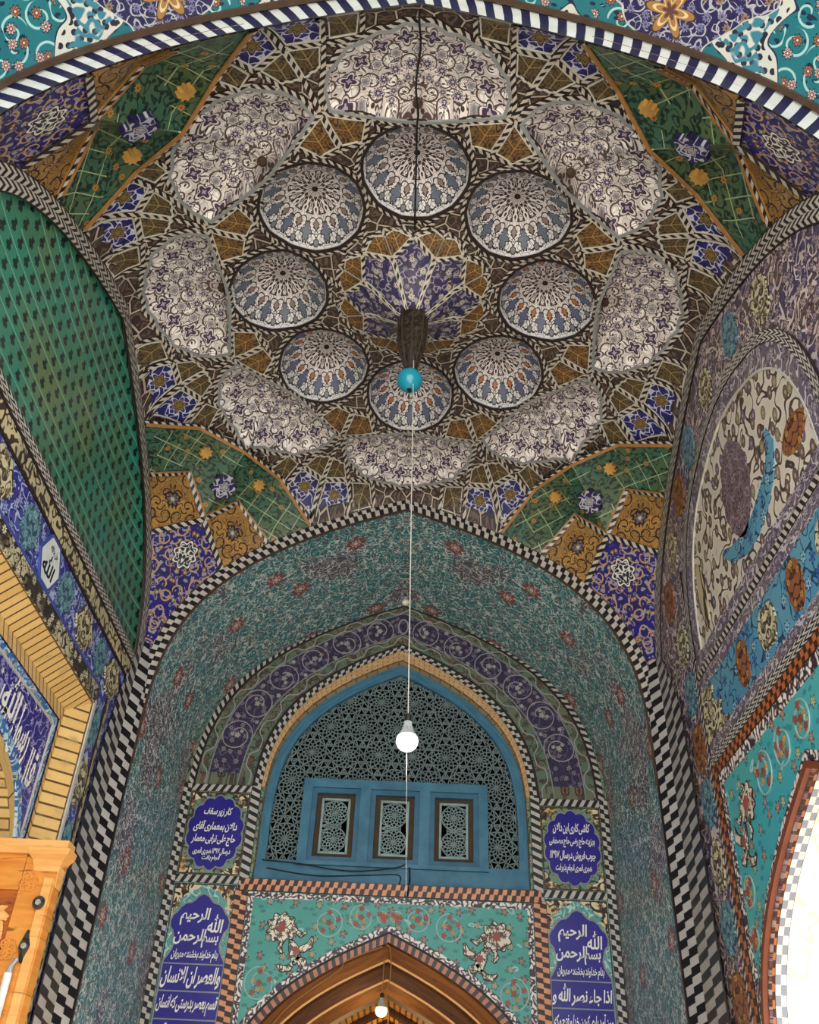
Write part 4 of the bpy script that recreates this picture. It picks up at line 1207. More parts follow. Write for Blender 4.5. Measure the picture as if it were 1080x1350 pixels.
# horizontal bands
hb = [(3.02, 3.13, 'grey_scroll', 'scroll_band', .010), (2.965, 3.02, 'strip_small', 'strip', .014), (2.865, 2.965, 'grey_scroll', 'scroll_band', .010), (2.42, 2.50, 'grey_scroll', 'scroll_band', .010),
      (2.345, 2.42, 'zigzag', 'strip', .016), (2.265, 2.345, 'orange_strip', 'orange_strip', .016), (2.19, 2.265, 'wave_border', 'wave_border', .012)]
for z0, z1, m_, nm, of in hb:
    hw = 1.26 if z1 > 2.5 else 1.24
    hstrip(RIGHT, -hw - .32, hw, z0, z1, of, M[m_], WR, nm)
bb = thing('tile_frieze', RIGHT.p(-.1, 2.75, 0), 'sky blue tile band with orange and cream medallions on the right wall', 'tile band', kind='thing')
slab('field', RIGHT, rect(-1.5, 2.50, 1.24, 2.865), .008, M['sky_tile'], bb)
for y in (.40, -.50, -1.4):
    slab('orange_medallion', RIGHT, cartouche(y, 2.68, .10, .145, lobes=10), .014, M['orange_medal'], bb, c=(y, 2.68))
for y in (-.05, -.95):
    slab('cream_medallion', RIGHT, cartouche(y, 2.68, .135, .125, lobes=4), .014, M['cream_medal'], bb, c=(y, 2.68))
P = [(1.24, 2.50), (1.24, 2.865), (1.12, 2.865), (.98, 2.82), (1.02, 2.72), (.86, 2.66), (.92, 2.57), (.74, 2.50)]
slab('cream_corner', RIGHT, P, .014, M['cream_medal'], bb)
vstrip(RIGHT, 1.25, 1.30, FLOOR, 3.9, .014, M['strip_small'], WR, 'strip')
vstrip(RIGHT, 1.15, 1.25, FLOOR, 2.345, .018, M['orange_strip'], WR, 'orange_strip')
vstrip(RIGHT, 1.09, 1.15, .3, 2.19, .012, M['wave_border'], WR, 'wave_border')
vstrip(RIGHT, -1.56, -1.46, FLOOR, 2.345, .018, M['orange_strip'], WR, 'orange_strip')
# medallions on the upright band and above the white field
for i, z in enumerate((.62, 1.0, 1.4, 1.78, 2.18, 2.58, 2.98, 3.38)):
    kind = ('teal_medal', 'orange_medal', 'teal_medal', 'cream_medal')[i % 4]
    nm = {'teal_medal': 'teal_medallion', 'orange_medal': 'orange_medallion', 'cream_medal': 'cream_medallion'}[kind]
    slab(nm, RIGHT, cartouche(1.465, z, .115, .155, lobes=8), .008, M[kind], WR, c=(1.465, z))
for y, z, kind in ((1.62, 3.85, 'orange_medal'), (1.36, 4.16, 'cream_medal'), (1.0, 4.45, 'orange_medal'), (.62, 4.62, 'teal_medal'), (.1, 4.72, 'cream_medal'), (-.45, 4.68, 'teal_medal'), (-.95, 4.45, 'cream_medal')):
    nm = {'teal_medal': 'teal_medallion', 'orange_medal': 'orange_medallion', 'cream_medal': 'cream_medallion'}[kind]
    slab(nm, RIGHT, cartouche(y, z, .12, .17, lobes=8), .008, M[kind], WR, c=(y, z))
# spandrel over the right doorway
dr = list(reversed(doorR(.10)))
sp = thing('spandrel', RIGHT.p(.5, 1.9, 0), 'bright turquoise spandrel with scrolling vines over the white lit doorway on the right', 'spandrel', kind='thing')
inR = [q for q in dr if -1.4 < q[0] < 1.08]
slab('field', RIGHT, [(1.09, 2.19), (1.09, .62)] + inR + [(-1.42, .7), (-1.46, 2.19)], .008, M['spandrel_r'], sp)
rib('wave_border', RIGHT, [q for q in doorR(.075) if q[1] > .4], .05, .014, M['wave_border'], sp)
rib('moulding', RIGHT, [q for q in doorR(.025) if q[1] > -1], .036, .03, M['russet_line'], sp)
SPR = sp
d1 = thing('door_2', RIGHT.p(DC, FLOOR, 0), 'pointed doorway in the right wall, open to white daylight', 'doorway', kind='structure')
mb = MB(); V, UV = [], []
ext = [(DC - DHW, FLOOR)] + doorR() + [(DC + DHW, FLOOR)]
for k, (o0, o1, mname, nm) in enumerate(((.0, -.035, 'orange_strip', 'brick_edge'), (-.035, -.10, 'marble_check', 'chequer_reveal'), (-.10, -.70, 'marble', 'marble_reveal'))):
    mb = MB(); V, UV, L = [], [], 0
    for i, q in enumerate(ext):
        L += hypot(q[0] - ext[i - 1][0], q[1] - ext[i - 1][1]) if i else 0
        a_, b_ = (0, 1) if k < 2 else (0, .5)
        V += [RIGHT.p(q[0], q[1], o0), RIGHT.p(q[0], q[1], o1)]; UV += [(L, a_), (L, b_)]
    mb.add(V, [(2 * i, 2 * i + 1, 2 * i + 3, 2 * i + 2) for i in range(len(ext) - 1)], UV)
    mb.build(nm, M[mname], d1)
# ------------------------------------------------------------------ lettering
AR = {}
for ch, b, n in (('ا', 0xFE8D, 2), ('ب', 0xFE8F, 4), ('ة', 0xFE93, 2), ('ت', 0xFE95, 4), ('ث', 0xFE99, 4), ('ج', 0xFE9D, 4), ('ح', 0xFEA1, 4), ('خ', 0xFEA5, 4), ('د', 0xFEA9, 2), ('ذ', 0xFEAB, 2), ('ر', 0xFEAD, 2), ('ز', 0xFEAF, 2),
                 ('س', 0xFEB1, 4), ('ش', 0xFEB5, 4), ('ص', 0xFEB9, 4), ('ض', 0xFEBD, 4), ('ط', 0xFEC1, 4), ('ظ', 0xFEC5, 4), ('ع', 0xFEC9, 4), ('غ', 0xFECD, 4), ('ف', 0xFED1, 4), ('ق', 0xFED5, 4), ('ك', 0xFED9, 4), ('ل', 0xFEDD, 4),
                 ('م', 0xFEE1, 4), ('ن', 0xFEE5, 4), ('ه', 0xFEE9, 4), ('و', 0xFEED, 2), ('ى', 0xFEEF, 2), ('ي', 0xFEF1, 4), ('آ', 0xFE81, 2), ('أ', 0xFE83, 2), ('إ', 0xFE87, 2), ('ء', 0xFE80, 1), ('پ', 0xFB56, 4), ('چ', 0xFB7A, 4), ('ژ', 0xFB8A, 2), ('ک', 0xFB8E, 4), ('گ', 0xFB92, 4), ('ی', 0xFBFC, 4)):
    AR[ch] = (b, n)
LAM = {'ا': 0xFEFB, 'آ': 0xFEF5, 'أ': 0xFEF7, 'إ': 0xFEF9}
def shape(t):
    """joined letter forms, laid out left to right for drawing"""
    words = []
    for w in t.split(' '):
        if w == 'الله': words.append('\ufdf2'); continue
        o, i, prev = [], 0, False
        while i < len(w):
            c = w[i]
            if c == 'ل' and i + 1 < len(w) and w[i + 1] in LAM:
                o.append(chr(LAM[w[i + 1]] + (1 if prev else 0))); prev = False; i += 2; continue
            if c not in AR: o.append(c); prev = False; i += 1; continue
            b, n = AR[c]; nxt = i + 1 < len(w) and w[i + 1] in AR and AR[w[i + 1]][1] > 1
            if n == 4: f = (3 if nxt else 1) if prev else (2 if nxt else 0); prev = nxt
            else: f = 1 if (prev and n > 1) else 0; prev = False
            o.append(chr(b + f)); i += 1
        s = ''.join(o)
        if all(ch in '۰۱۲۳۴۵۶۷۸۹' for ch in w): words.append(w)
        else: words.append(s[::-1])
    return ' '.join(reversed(words))

def text_mesh(t, bold=.012):
    c = bpy.data.curves.new('lettering', 'FONT'); c.body = shape(t); c.resolution_u = 2; c.size = 1; c.offset = bold; c.space_word = .6
    o = bpy.data.objects.new('lettering', c); COL.objects.link(o)
    dg = bpy.context.evaluated_depsgraph_get(); e = o.evaluated_get(dg); m = e.to_mesh()
    V = [(v.co.x, v.co.y) for v in m.vertices]; F = [tuple(p.vertices) for p in m.polygons]
    e.to_mesh_clear(); bpy.data.objects.remove(o); bpy.data.curves.remove(c)
    return V, F

def write(mb, fr, t, cx, cz, w, h, off, flip=1, shear=0.0, rise=0.0, bold=.014):
    """one line of script fitted to a box; flip mirrors the run for walls read the other way"""
    V, F = text_mesh(t, bold)
    x0, x1 = min(p[0] for p in V), max(p[0] for p in V); y0, y1 = min(p[1] for p in V), max(p[1] for p in V)
    kx, ky = w / (x1 - x0), h / (y1 - y0)
    W = []
    for x, y in V:
        a = (x - (x0 + x1) / 2) * kx; b = (y - (y0 + y1) / 2) * ky
        W.append(fr.p(cx + flip * (a + shear * b), cz + b + rise * a, off))
    mb.add(W, F, [(p[0], p[1]) for p in V])

# script of the left wall
def line(fr, par, m_, *a, **k):
    mb = MB(); write(mb, fr, *a, **k); return mb.build('script_line', m_, par)
wm, y_, z_ = WMED
line(LEFT, wm, M['ink'], 'الله', y_ - .005, z_ - .025, .19, .14, .0135, 1, .1, bold=.03); line(LEFT, wm, M['ink'], 'جل جلاله', y_ + .01, z_ + .08, .13, .06, .0135, 1, bold=.03)
# large upright script in two tiers, read from the right end of the panel
for t_, y, z, w_, h_ in (('قال', .95, 2.02, .22, .30), ('رسول', .71, 2.16, .30, .34), ('الله', .46, 2.29, .26, .26), ('صلی', .30, 2.16, .28, .26), ('الله علیه', -.08, 2.24, .44, .32), ('و آله', -.46, 2.24, .28, .28), ('من مات', -.84, 2.20, .4, .30)):
    line(LEFT, cp, M['letter'], t_, y, z, w_, h_, -D_IN + .033, 1, .12, bold=.022)
random.seed(3)
for i in range(70):
    y = random.uniform(-1.0, 1.1); z = random.uniform(1.75, 2.4)
    zc = 1.25 + .84 * max(0, 1 - min(1, abs(y) / PS) ** 2.6) ** .42
    if z < zc + .09 or z > PT - .09: continue
    if .28 < abs(y - .4) and random.random() < .2: continue
    r = random.uniform(.008, .018); k = random.choice((5, 6, 3))
    mb = MB(); slab_into(mb, LEFT, [(y + r * (1 + .35 * cos(k * t)) * cos(t), z + r * 1.3 * (1 + .35 * cos(k * t)) * sin(t)) for t in [2 * pi * j / 18 for j in range(18)]], -D_IN + .0325, back=-D_IN + .0325)
    mb.build('flower', M['thin_white'], cp)

# ------------------------------------------------------------------ back wall
def frm(A): return [(-A[0], FLOOR)]
def fN(s): return fA(s)
def band(lam):   # lam 0 outer edge .. 1 inner edge of the arch band
    return arch_pts(2.0 + (1.285 - 2.0) * lam, 5.21 + (4.60 - 5.21) * lam, n=26, zmin=3.09)
WIN_HW, WIN_PK, WIN_Z0 = 1.262, 4.50, 2.245
def win(g=0.0): return arch_pts(WIN_HW - g, WIN_PK - g * 1.35, n=24)
winP = [(-WIN_HW, WIN_Z0)] + win() + [(WIN_HW, WIN_Z0)]
DB = dict(hw=1.27, pk=1.79, zs=.3)
def door(g=0.0): return arch_pts(1.27 - g * .9, 1.79 - g, .3, 22, fD)
outer = [(-RW - .02, FLOOR), (-RW - .02, ZS)] + arch_pts(RW + .02, 5.20, n=24)[1:-1] + [(RW + .02, ZS), (RW + .02, FLOOR), (1.27, FLOOR)] + list(reversed(door())) + [(-1.27, FLOOR)]
o = slab('wall_back', BACK, outer, 0, M['panel_green'], holes=[winP], back=-.02)
WB = tag(o, 'tiled back wall of the recess with a pointed floral arch band and two inscription columns', 'wall', kind='structure')

# arch band over the window
ab = thing('arch_band', BACK.p(0, 3.09, 0), 'pointed arch band of dark violet scrolls between grey green borders above the blue window', 'arch band', kind='thing')
def bandpart(nm, l0, l1, off, m_):
    A, B = band(l0), band(l1); between(nm, BACK, A, B, off, m_, ab)
bandpart('chequer_border', .0, .075, .016, M['strip']); bandpart('dark_line', .075, .10, .018, M['thin_dark'])
bandpart('green_border', .10, .235, .010, M['green_band']); bandpart('line', .235, .248, .014, M['grey_edge'])
bandpart('scroll_field', .248, .655, .008, M['dark_band']); bandpart('line', .655, .668, .014, M['grey_edge'])
bandpart('green_border', .668, .855, .010, M['green_band']); bandpart('dark_line', .855, .885, .018, M['thin_dark'])
bandpart('chequer_border', .885, .985, .016, M['check'])
for s in (-1, 1):
    slab('green_border', BACK, [(s * 1.40, 3.09), (s * 1.915, 3.09), (s * 1.915, 3.21), (s * 1.40, 3.21)], .012, M['green_band'], ab)
# scrolling vine of the band: circles along the centre line
def mids(l): return band(l)
cl = [q for q in arch_pts(2.0 + (1.285 - 2.0) * .452, 5.21 + (4.60 - 5.21) * .452, n=60, zmin=3.3)]
arc = [0.0]
for i in range(1, len(cl)): arc.append(arc[-1] + hypot(cl[i][0] - cl[i - 1][0], cl[i][1] - cl[i - 1][1]))
def along(P, arc, d):
    for i in range(1, len(P)):
        if arc[i] >= d:
            t = (d - arc[i - 1]) / max(1e-9, arc[i] - arc[i - 1]); a, b = P[i - 1], P[i]
            l = hypot(b[0] - a[0], b[1] - a[1]) or 1; return lerp(a, b, t), ((b[0] - a[0]) / l, (b[1] - a[1]) / l)
    return P[-1], (0, -1)
vine, bl = MB(), MB()
def spiral(c, r, th0, turn, sgn, n=34):
    P = []
    for i in range(n + 1):
        t = i / n; rr = r * (1 - .62 * max(0, t - .45) / .55); a = th0 + sgn * 2 * pi * turn * t
        P.append((c[0] + rr * cos(a), c[1] + rr * sin(a)))
    return P
def rosette(mb, fr, c, r, k, off, dep=.25):
    P = [(c[0] + r * (1 + dep * cos(k * t)) * cos(t), c[1] + r * (1 + dep * cos(k * t)) * sin(t)) for t in [2 * pi * j / (4 * k) for j in range(4 * k)]]
    slab_into(mb, fr, P, off, back=off - .006)
half = arc[-1] / 2; R_ = .148; NS = 6
for s in (-1, 1):
    prev = None
    for j in range(NS):
        d = half + s * (half - .22) * (j + .72) / NS
        c, tg = along(cl, arc, d); nn = (-tg[1], tg[0]); flip = 1 if j % 2 else -1
        th0 = atan2(tg[1] * -s, tg[0] * -s) + pi / 2 * flip * s
        rib_into(vine, BACK, spiral(c, R_, th0, 1.45, -flip * s), .0085, .016, back=.006)
        for q, rr, kk in ((0, .026, 5), (2.1, .018, 6), (4.2, .018, 5)): rosette(bl, BACK, (c[0] + .055 * cos(q + j) * (q > 0), c[1] + .055 * sin(q + j) * (q > 0)), rr, kk, .015)
        if prev:
            a, b = (prev[0] + nn[0] * 0, prev[1]), c
            m = lerp(a, b, .5); rosette(bl, BACK, (m[0] + nn[0] * .10 * flip, m[1] + nn[1] * .10 * flip), .020, 5, .015); rosette(bl, BACK, (m[0] - nn[0] * .10 * flip, m[1] - nn[1] * .10 * flip), .018, 6, .015)
        prev = c
rib_into(vine, BACK, [(0 + .05 * sin(t), 4.90 + .085 * cos(t)) for t in [2 * pi * i / 24 for i in range(24)]], .014, .016, True, back=.006)
vine.build('vine', M['vine_white'], ab); bl.build('blossoms', M['vine_white'], ab)
wv = MB()
for l in (.168, .762):
    A, B = band(l - .055), band(l + .055)
    aa = [0.0]
    for i in range(1, len(A)): aa.append(aa[-1] + hypot(A[i][0] - A[i - 1][0], A[i][1] - A[i - 1][1]))
    P = []
    n = 200
    for i in range(n + 1):
        d = aa[-1] * i / n; t = .5 + .5 * math.tanh(2.2 * sin(2 * pi * d / .36)); p, _ = along(A, aa, d); r, _ = along(B, aa, d)
        j = max(1, next((k for k in range(1, len(aa)) if aa[k] >= d), len(aa) - 1)); f = (d - aa[j - 1]) / max(1e-9, aa[j] - aa[j - 1])
        P.append(lerp(lerp(A[j - 1], A[j], f), lerp(B[j - 1], B[j], f), t))
    P = [q for q in P if q[1] > 3.1]
    rib_into(wv, BACK, P, .010, .015, back=.008)
wv.build('wave_line', M['vine_white'], ab)

# tan brick reveal and window
between('brick_edge', BACK, band(.98), arch_pts(WIN_HW, WIN_PK, n=26, zmin=3.09), .012, M['tan_brick'], WB)
rv = MB(); V, UV, L = [], [], 0
for i, q in enumerate(winP):
    L += hypot(q[0] - winP[i - 1][0], q[1] - winP[i - 1][1]) if i else 0
    V += [BACK.p(q[0] * 1.02, q[1], .004), BACK.p(q[0], q[1], -.16)]; UV += [(L, 0), (L, .2)]
n = len(winP)
rv.add(V, [(2 * i, 2 * i + 1, 2 * ((i + 1) % n) + 1, 2 * ((i + 1) % n)) for i in range(n)], UV)
rv.build('brick_reveal', M['tan_brick'], WB)

wd = thing('window_1', BACK.p(0, WIN_Z0, -.13), 'blue painted pointed window of star lattice with three small casements', 'window', kind='structure')
A, B = winP, [(-WIN_HW + .085, WIN_Z0 + .20)] + win(.085) + [(WIN_HW - .085, WIN_Z0 + .20)]
between('frame', BACK, A, B, -.10, M['paint'], wd, back=-.2)
mb = MB(); frame_box(mb, BACK, -WIN_HW, WIN_Z0, WIN_HW, WIN_Z0 + .12, -.2, -.075); frame_box(mb, BACK, -WIN_HW + .02, WIN_Z0 + .12, WIN_HW - .02, WIN_Z0 + .205, -.2, -.095)
mb.build('bottom_rail', M['paint'], wd)
# lattice: bars of a triangular field of twelve rayed rosettes
LX0, LX1, LZ0, LZ1 = -.89, .89, 2.44, 3.225
inner = [(-WIN_HW + .07, WIN_Z0 + .19)] + win(.07) + [(WIN_HW - .07, WIN_Z0 + .19)]
def star_lattice(mb, region, cut, x0, z0, sx, sz, off, w, dep, cols, rows, k=1.0, stag=.5):
    pts = []; bars = []; cen = [(x0 + (i + (stag if j % 2 else 0)) * sx, z0 + j * sz) for j in rows for i in cols]
    r1, r2, r3, r4 = .056 * k, .084 * k, .110 * k, .147 * k
    tagp = {}
    for c in cen:
        pol_ = lambda r, t: (c[0] + r * cos(t), c[1] + r * sin(t))
        for q in range(12):
            a = pi / 6 * q + pi / 12; b = pi / 6 * q
            bars.append((pol_(.016 * k, a), pol_(r1, a))); bars.append((pol_(r1, a), pol_(r2, b))); bars.append((pol_(r1, a), pol_(r2, b + pi / 6)))
            bars.append((pol_(r2, b), pol_(r3, a))); bars.append((pol_(r2, b), pol_(r3, a - pi / 6)))
            pts += [pol_(r3, a), pol_(r4, b)]
        if not stag: pts += [(c[0], c[1] + sz / 2), (c[0] + sx / 2, c[1]), (c[0] + sx / 2, c[1] + sz / 2), (c[0] + sx * .25, c[1] + sz / 2), (c[0] - sx * .25, c[1] + sz / 2), (c[0] + sx / 2, c[1] + sz * .3), (c[0] + sx / 2, c[1] - sz * .3)]
        if stag: pts += [(c[0], c[1] + sz * .667), (c[0], c[1] - sz * .667)]
    r = delaunay_2d_cdt([Vector(p) for p in pts], [], [], 0, .010 * k)
    V = r[0]; E = set()
    for f in r[2]:
        for a, b in zip(f, f[1:] + f[:1]): E.add((min(a, b), max(a, b)))
    for a, b in E:
        p, q = tuple(V[a]), tuple(V[b]); m = lerp(p, q, .5); L = hypot(p[0] - q[0], p[1] - q[1])
        if L > .1: continue
        if any(hypot(m[0] - c[0], m[1] - c[1]) < r3 * .985 for c in cen): continue
        bars.append((p, q))
    for c in cen:
        if inpoly(c[0], c[1], region) and not (cut and inpoly(c[0], c[1], cut)):
            slab_into(mb, BACK, [(c[0] + .024 * cos(2 * pi * i / 12), c[1] + .024 * sin(2 * pi * i / 12)) for i in range(12)], off, back=off - dep)
    for p, q in bars:
        ip, iq = [inpoly(t[0], t[1], region) and not (cut and inpoly(t[0], t[1], cut)) for t in (p, q)]
        if (ip or iq) if cut else (ip and iq):
            dx, dz = q[0] - p[0], q[1] - p[1]; l = hypot(dx, dz)
            if l < .006: continue
            nx, nz = -dz / l * w / 2, dx / l * w / 2
            Q = [(p[0] + nx, p[1] + nz), (q[0] + nx, q[1] + nz), (q[0] - nx, q[1] - nz), (p[0] - nx, p[1] - nz)]
            mb.add([BACK.p(a, b, off) for a, b in Q] + [BACK.p(a, b, off - dep) for a, b in Q], [(0, 1, 2, 3), (0, 1, 5, 4), (2, 3, 7, 6), (1, 2, 6, 5), (3, 0, 4, 7)], Q * 2)
mb = MB()
star_lattice(mb, inner, rect(LX0 + .03, LZ0 - .1, LX1 - .03, LZ1 - .03), -.02, 3.23, .335, .285, -.145, .0088, .016, range(-5, 6), range(-3, 5))
mb.build('lattice', M['lattice'], wd)
# casement block
mb = MB()
for x0, x1 in ((-.89, -.80), (-.335, -.235), (.235, .335), (.80, .89)): frame_box(mb, BACK, x0, LZ0 - .02, x1, LZ1 - .085, -.16, -.07)
frame_box(mb, BACK, -.89, LZ1 - .085, .89, LZ1, -.16, -.07); frame_box(mb, BACK, -.89, LZ0 - .03, .89, LZ0 + .005, -.16, -.06)
mb.build('casement_frame', M['paint'], wd)
for (x0, x1), wh in zip(((-.80, -.335), (-.235, .235), (.335, .80)), ('left', 'middle', 'right')):
    cm = MB(); z0, z1 = LZ0 + .005, LZ1 - .085; t = .048
    for q in ((x0, z0, x0 + t, z1), (x1 - t, z0, x1, z1), (x0 + t, z1 - t, x1 - t, z1), (x0 + t, z0, x1 - t, z0 + t)): frame_box(cm, BACK, *q, -.17, -.095)
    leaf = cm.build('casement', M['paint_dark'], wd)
    xa, xb, za, zb = x0 + t, x1 - t, z0 + t, z1 - t
    gm = MB()
    for q in ((xa, za, xa + .05, zb), (xb - .05, za, xb, zb), (xa + .05, zb - .045, xb - .05, zb), (xa + .05, za, xb - .05, za + .045)): frame_box(gm, BACK, *q, -.19, -.15)
    gm.build('board', M['grime'], leaf)
    xc_, zc_ = (xa + xb) / 2, (za + zb) / 2; hw_, hh_ = .125, .25
    lm = MB(); R2 = rect(xc_ - hw_, zc_ - hh_, xc_ + hw_, zc_ + hh_)
    star_lattice(lm, R2, None, xc_, zc_ - hh_ / 2, .25, hh_, -.145, .0075, .010, range(-1, 2), range(-1, 3), .80, 0.0)
    for q in ((R2[0][0] - .012, R2[0][1] - .012, R2[0][0] + .008, R2[2][1] + .012), (R2[1][0] - .008, R2[0][1] - .012, R2[1][0] + .012, R2[2][1] + .012), (R2[0][0], R2[2][1] - .008, R2[1][0], R2[2][1] + .012), (R2[0][0], R2[0][1] - .012, R2[1][0], R2[0][1] + .008)):
        frame_box(lm, BACK, *q, -.16, -.135)
    lm.build('small_lattice', M['lattice_light'], leaf)
# dark room behind
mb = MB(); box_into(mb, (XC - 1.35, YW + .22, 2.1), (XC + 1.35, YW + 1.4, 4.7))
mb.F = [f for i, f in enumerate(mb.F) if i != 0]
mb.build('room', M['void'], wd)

# lintel strip, columns
hstrip(BACK, -1.35, 1.35, 2.135, 2.24, .03, M['brown_strip'], WB, 'lintel_strip')
for s, wh in ((-1, 'left'), (1, 'right')):
    vstrip(BACK, s * 1.985 - .04, s * 1.985 + .04, FLOOR, 3.09, .016, M['check'], WB, 'chequer_strip')
    vstrip(BACK, s * 1.33 - .045, s * 1.33 + .045, 2.15, 3.09, .016, M['strip'], WB, 'chequer_strip')
    vstrip(BACK, s * 1.335 - .06, s * 1.335 + .06, FLOOR, 2.15, .016, M['brown_strip'], WB, 'brown_strip')
    a, b = (s * 1.375, s * 1.945) if s > 0 else (s * 1.945, s * 1.375)
    hstrip(BACK, a, b, 3.02, 3.09, .016, M['strip'], WB, 'chequer_strip')
    hstrip(BACK, a, b, 2.185, 2.255, .016, M['strip'], WB, 'chequer_strip')
    cx = s * 1.66
    # lobed medallion panel
    tx = ('four line white inscription in a lobed cobalt medallion, %s of the blue window' % wh)
    mp = thing('inscription_medallion', BACK.p(cx, 2.26, 0), tx, 'inscription panel', 'lobed inscription medallions beside the window', 'thing')
    slab('field', BACK, rect(a, 2.255, b, 3.02), .008, M['panel_green'], mp)
    mb = MB(); rib_into(mb, BACK, rect(a + .012, 2.267, b - .012, 3.008), .010, .012, True); mb.build('edging', M['brown_line'], mp)
    for px_ in (a + .018, b - .018):
        for pz in (2.273, 3.002):
            k1, k2 = (1 if px_ == a + .018 else -1), (1 if pz < 2.6 else -1)
            slab('corner_ornament', BACK, [(px_, pz), (px_ + k1 * .15, pz), (px_ + k1 * .11, pz + k2 * .04), (px_ + k1 * .05, pz + k2 * .06), (px_ + k1 * .04, pz + k2 * .12), (px_, pz + k2 * .15)], .011, M['corner_orn'], mp)
    lob = lambda rx, rz, k=14, dp=.045: [(cx + rx * cos(t) * (1 - dp + dp * 2 * abs(sin(k * t / 2))), 2.64 + rz * sin(t) * (1 - dp + dp * 2 * abs(sin(k * t / 2)))) for t in [2 * pi * i / 112 for i in range(112)]]
    slab('rim', BACK, lob(.262, .338), .012, M['grey_edge'], mp)
    slab('medallion', BACK, lob(.25, .325), .016, M['navy'], mp)
    lines = (('کار زیر سقف', .26, 2.825, .09), ('دالان بمعماری آقای', .40, 2.69, .105), ('حاج علی ترابی معمار', .40, 2.565, .105), ('درسال ۱۳۹۷ هجری قمری', .34, 2.465, .075), ('انجام یافت', .16, 2.40, .06)) if s < 0 else \
            (('کاشی کاری این دالان', .34, 2.81, .105), ('بهزینه حاج رضی حاج مصطفی', .42, 2.685, .10), ('چوب فروش درسال ۱۳۹۷', .42, 2.565, .11), ('هجری قمری انجام پذیرفت', .33, 2.445, .09))
    for t_, w_, z_, h_ in lines: line(BACK, mp, M['letter'], t_, cx, z_, w_, h_, .0185, 1, .12, bold=.025)
    # tall inscription panel
    tp_ = thing('inscription_tablet', BACK.p(cx, 0, 0), 'tall cobalt panel of white script below the lobed medallion, %s of the pointed door' % wh, 'inscription panel', 'tall inscription panels beside the door', 'thing')
    slab('field', BACK, rect(a, -.4, b, 2.185), .008, M['panel_teal'], tp_)
    mb = MB(); rib_into(mb, BACK, rect(a + .012, -.38, b - .012, 2.173), .010, .012, True); mb.build('edging', M['brown_line'], tp_)
    for px_, k1 in ((a + .018, 1), (b - .018, -1)):
        pz = 2.167
        slab('corner_ornament', BACK, [(px_, pz), (px_ + k1 * .24, pz), (px_ + k1 * .19, pz - .04), (px_ + k1 * .14, pz - .045), (px_ + k1 * .10, pz - .10), (px_ + k1 * .055, pz - .12), (px_ + k1 * .06, pz - .18), (px_ + k1 * .02, pz - .22), (px_ + k1 * .025, pz - .30), (px_, pz - .34)], .011, M['corner_orn'], tp_)
    hwp = (b - a) / 2 - .02
    half_ = [(0, 2.095), (.045, 2.075), (.075, 2.04), (.10, 2.02), (.15, 2.01), (.19, 1.975), (.215, 1.935), (.245, 1.91), (.262, 1.86), (.255, 1.81), (.225, 1.775), (.212, 1.73), (.20, 1.68), (.21, 1.63), (.235, 1.585), (.262, 1.545), (hwp, 1.52), (hwp, -.36)]
    cart = [(cx + x, z) for x, z in half_] + [(cx - x, z) for x, z in reversed(half_[1:])]
    slab('cartouche', BACK, cart, .013, M['navy'], tp_)
    rib('rim', BACK, cart, .014, .0155, M['grey_edge'], tp_, closed=True, back=.008)
    mb = MB()
    for z in (1.52, 1.31, 1.10, .89, .68): rib_into(mb, BACK, [(cx - hwp, z), (cx + hwp, z)], .010, .0165, back=.012)
    mb.build('rule', M['grey_edge'], tp_)
    for t_, w_, z_, h_, dx_ in (('بسم', .14, 1.70, .10, .11), ('الله', .13, 1.85, .15, .14), ('الرحمن', .27, 1.735, .13, -.07), ('الرحیم', .25, 1.90, .15, -.05)):
        line(BACK, tp_, M['letter'], t_, cx + dx_, z_, w_, h_, .0165, 1, .1, bold=.025)
    for t_, z_, h_, w_ in ((('بنام خداوند بخشنده مهربان', 1.585, .10, .40), ('والعصر ان الانسان', 1.415, .17, .50), ('قسم بعصر بدرستی که انسان', 1.205, .15, .50), ('لفی خسر الا الذین آمنوا', .995, .16, .50), ('در زیان است مگر آنان', .785, .15, .50)) if s < 0 else
                           (('بنام خداوند بخشنده مهربان', 1.585, .10, .40), ('اذا جاء نصر الله و', 1.415, .17, .50), ('چون آمد یاری کردن خدا و فتح مکه', 1.205, .15, .50), ('الفتح و رأیت الناس', .995, .16, .50), ('و دیدی مردم را', .785, .15, .50))):
        line(BACK, tp_, M['letter'], t_, cx, z_, w_, h_, .0165, 1, .12, bold=.025)

# turquoise spandrels over the door
da = [q for q in door(-.115)]
top = 2.135
sb = thing('spandrel', BACK.p(0, 1.9, 0), 'turquoise spandrel with vine scrolls and white palmettes over the back door', 'spandrel', kind='thing')
lo = [q for q in da if q[1] > .5]
slab('field', BACK, [(-1.275, top), (-1.275, .5)] + [q for q in lo if abs(q[0]) < 1.27] + [(1.275, .5), (1.275, top)], .008, M['spandrel'], sb)
rib('wave_border', BACK, [q for q in door(-.085) if q[1] > .4], .05, .014, M['wave_border'], sb)
rib('line', BACK, [q for q in door(-.05) if q[1] > .4], .014, .018, M['thin_dark'], sb)
hstrip(BACK, -1.275, 1.275, top - .055, top - .005, .013, M['wave_border'], sb, 'wave_border')
for s in (-1, 1): vstrip(BACK, s * 1.245 - .025, s * 1.245 + .025, .5, top - .055, .013, M['wave_border'], sb, 'wave_border')

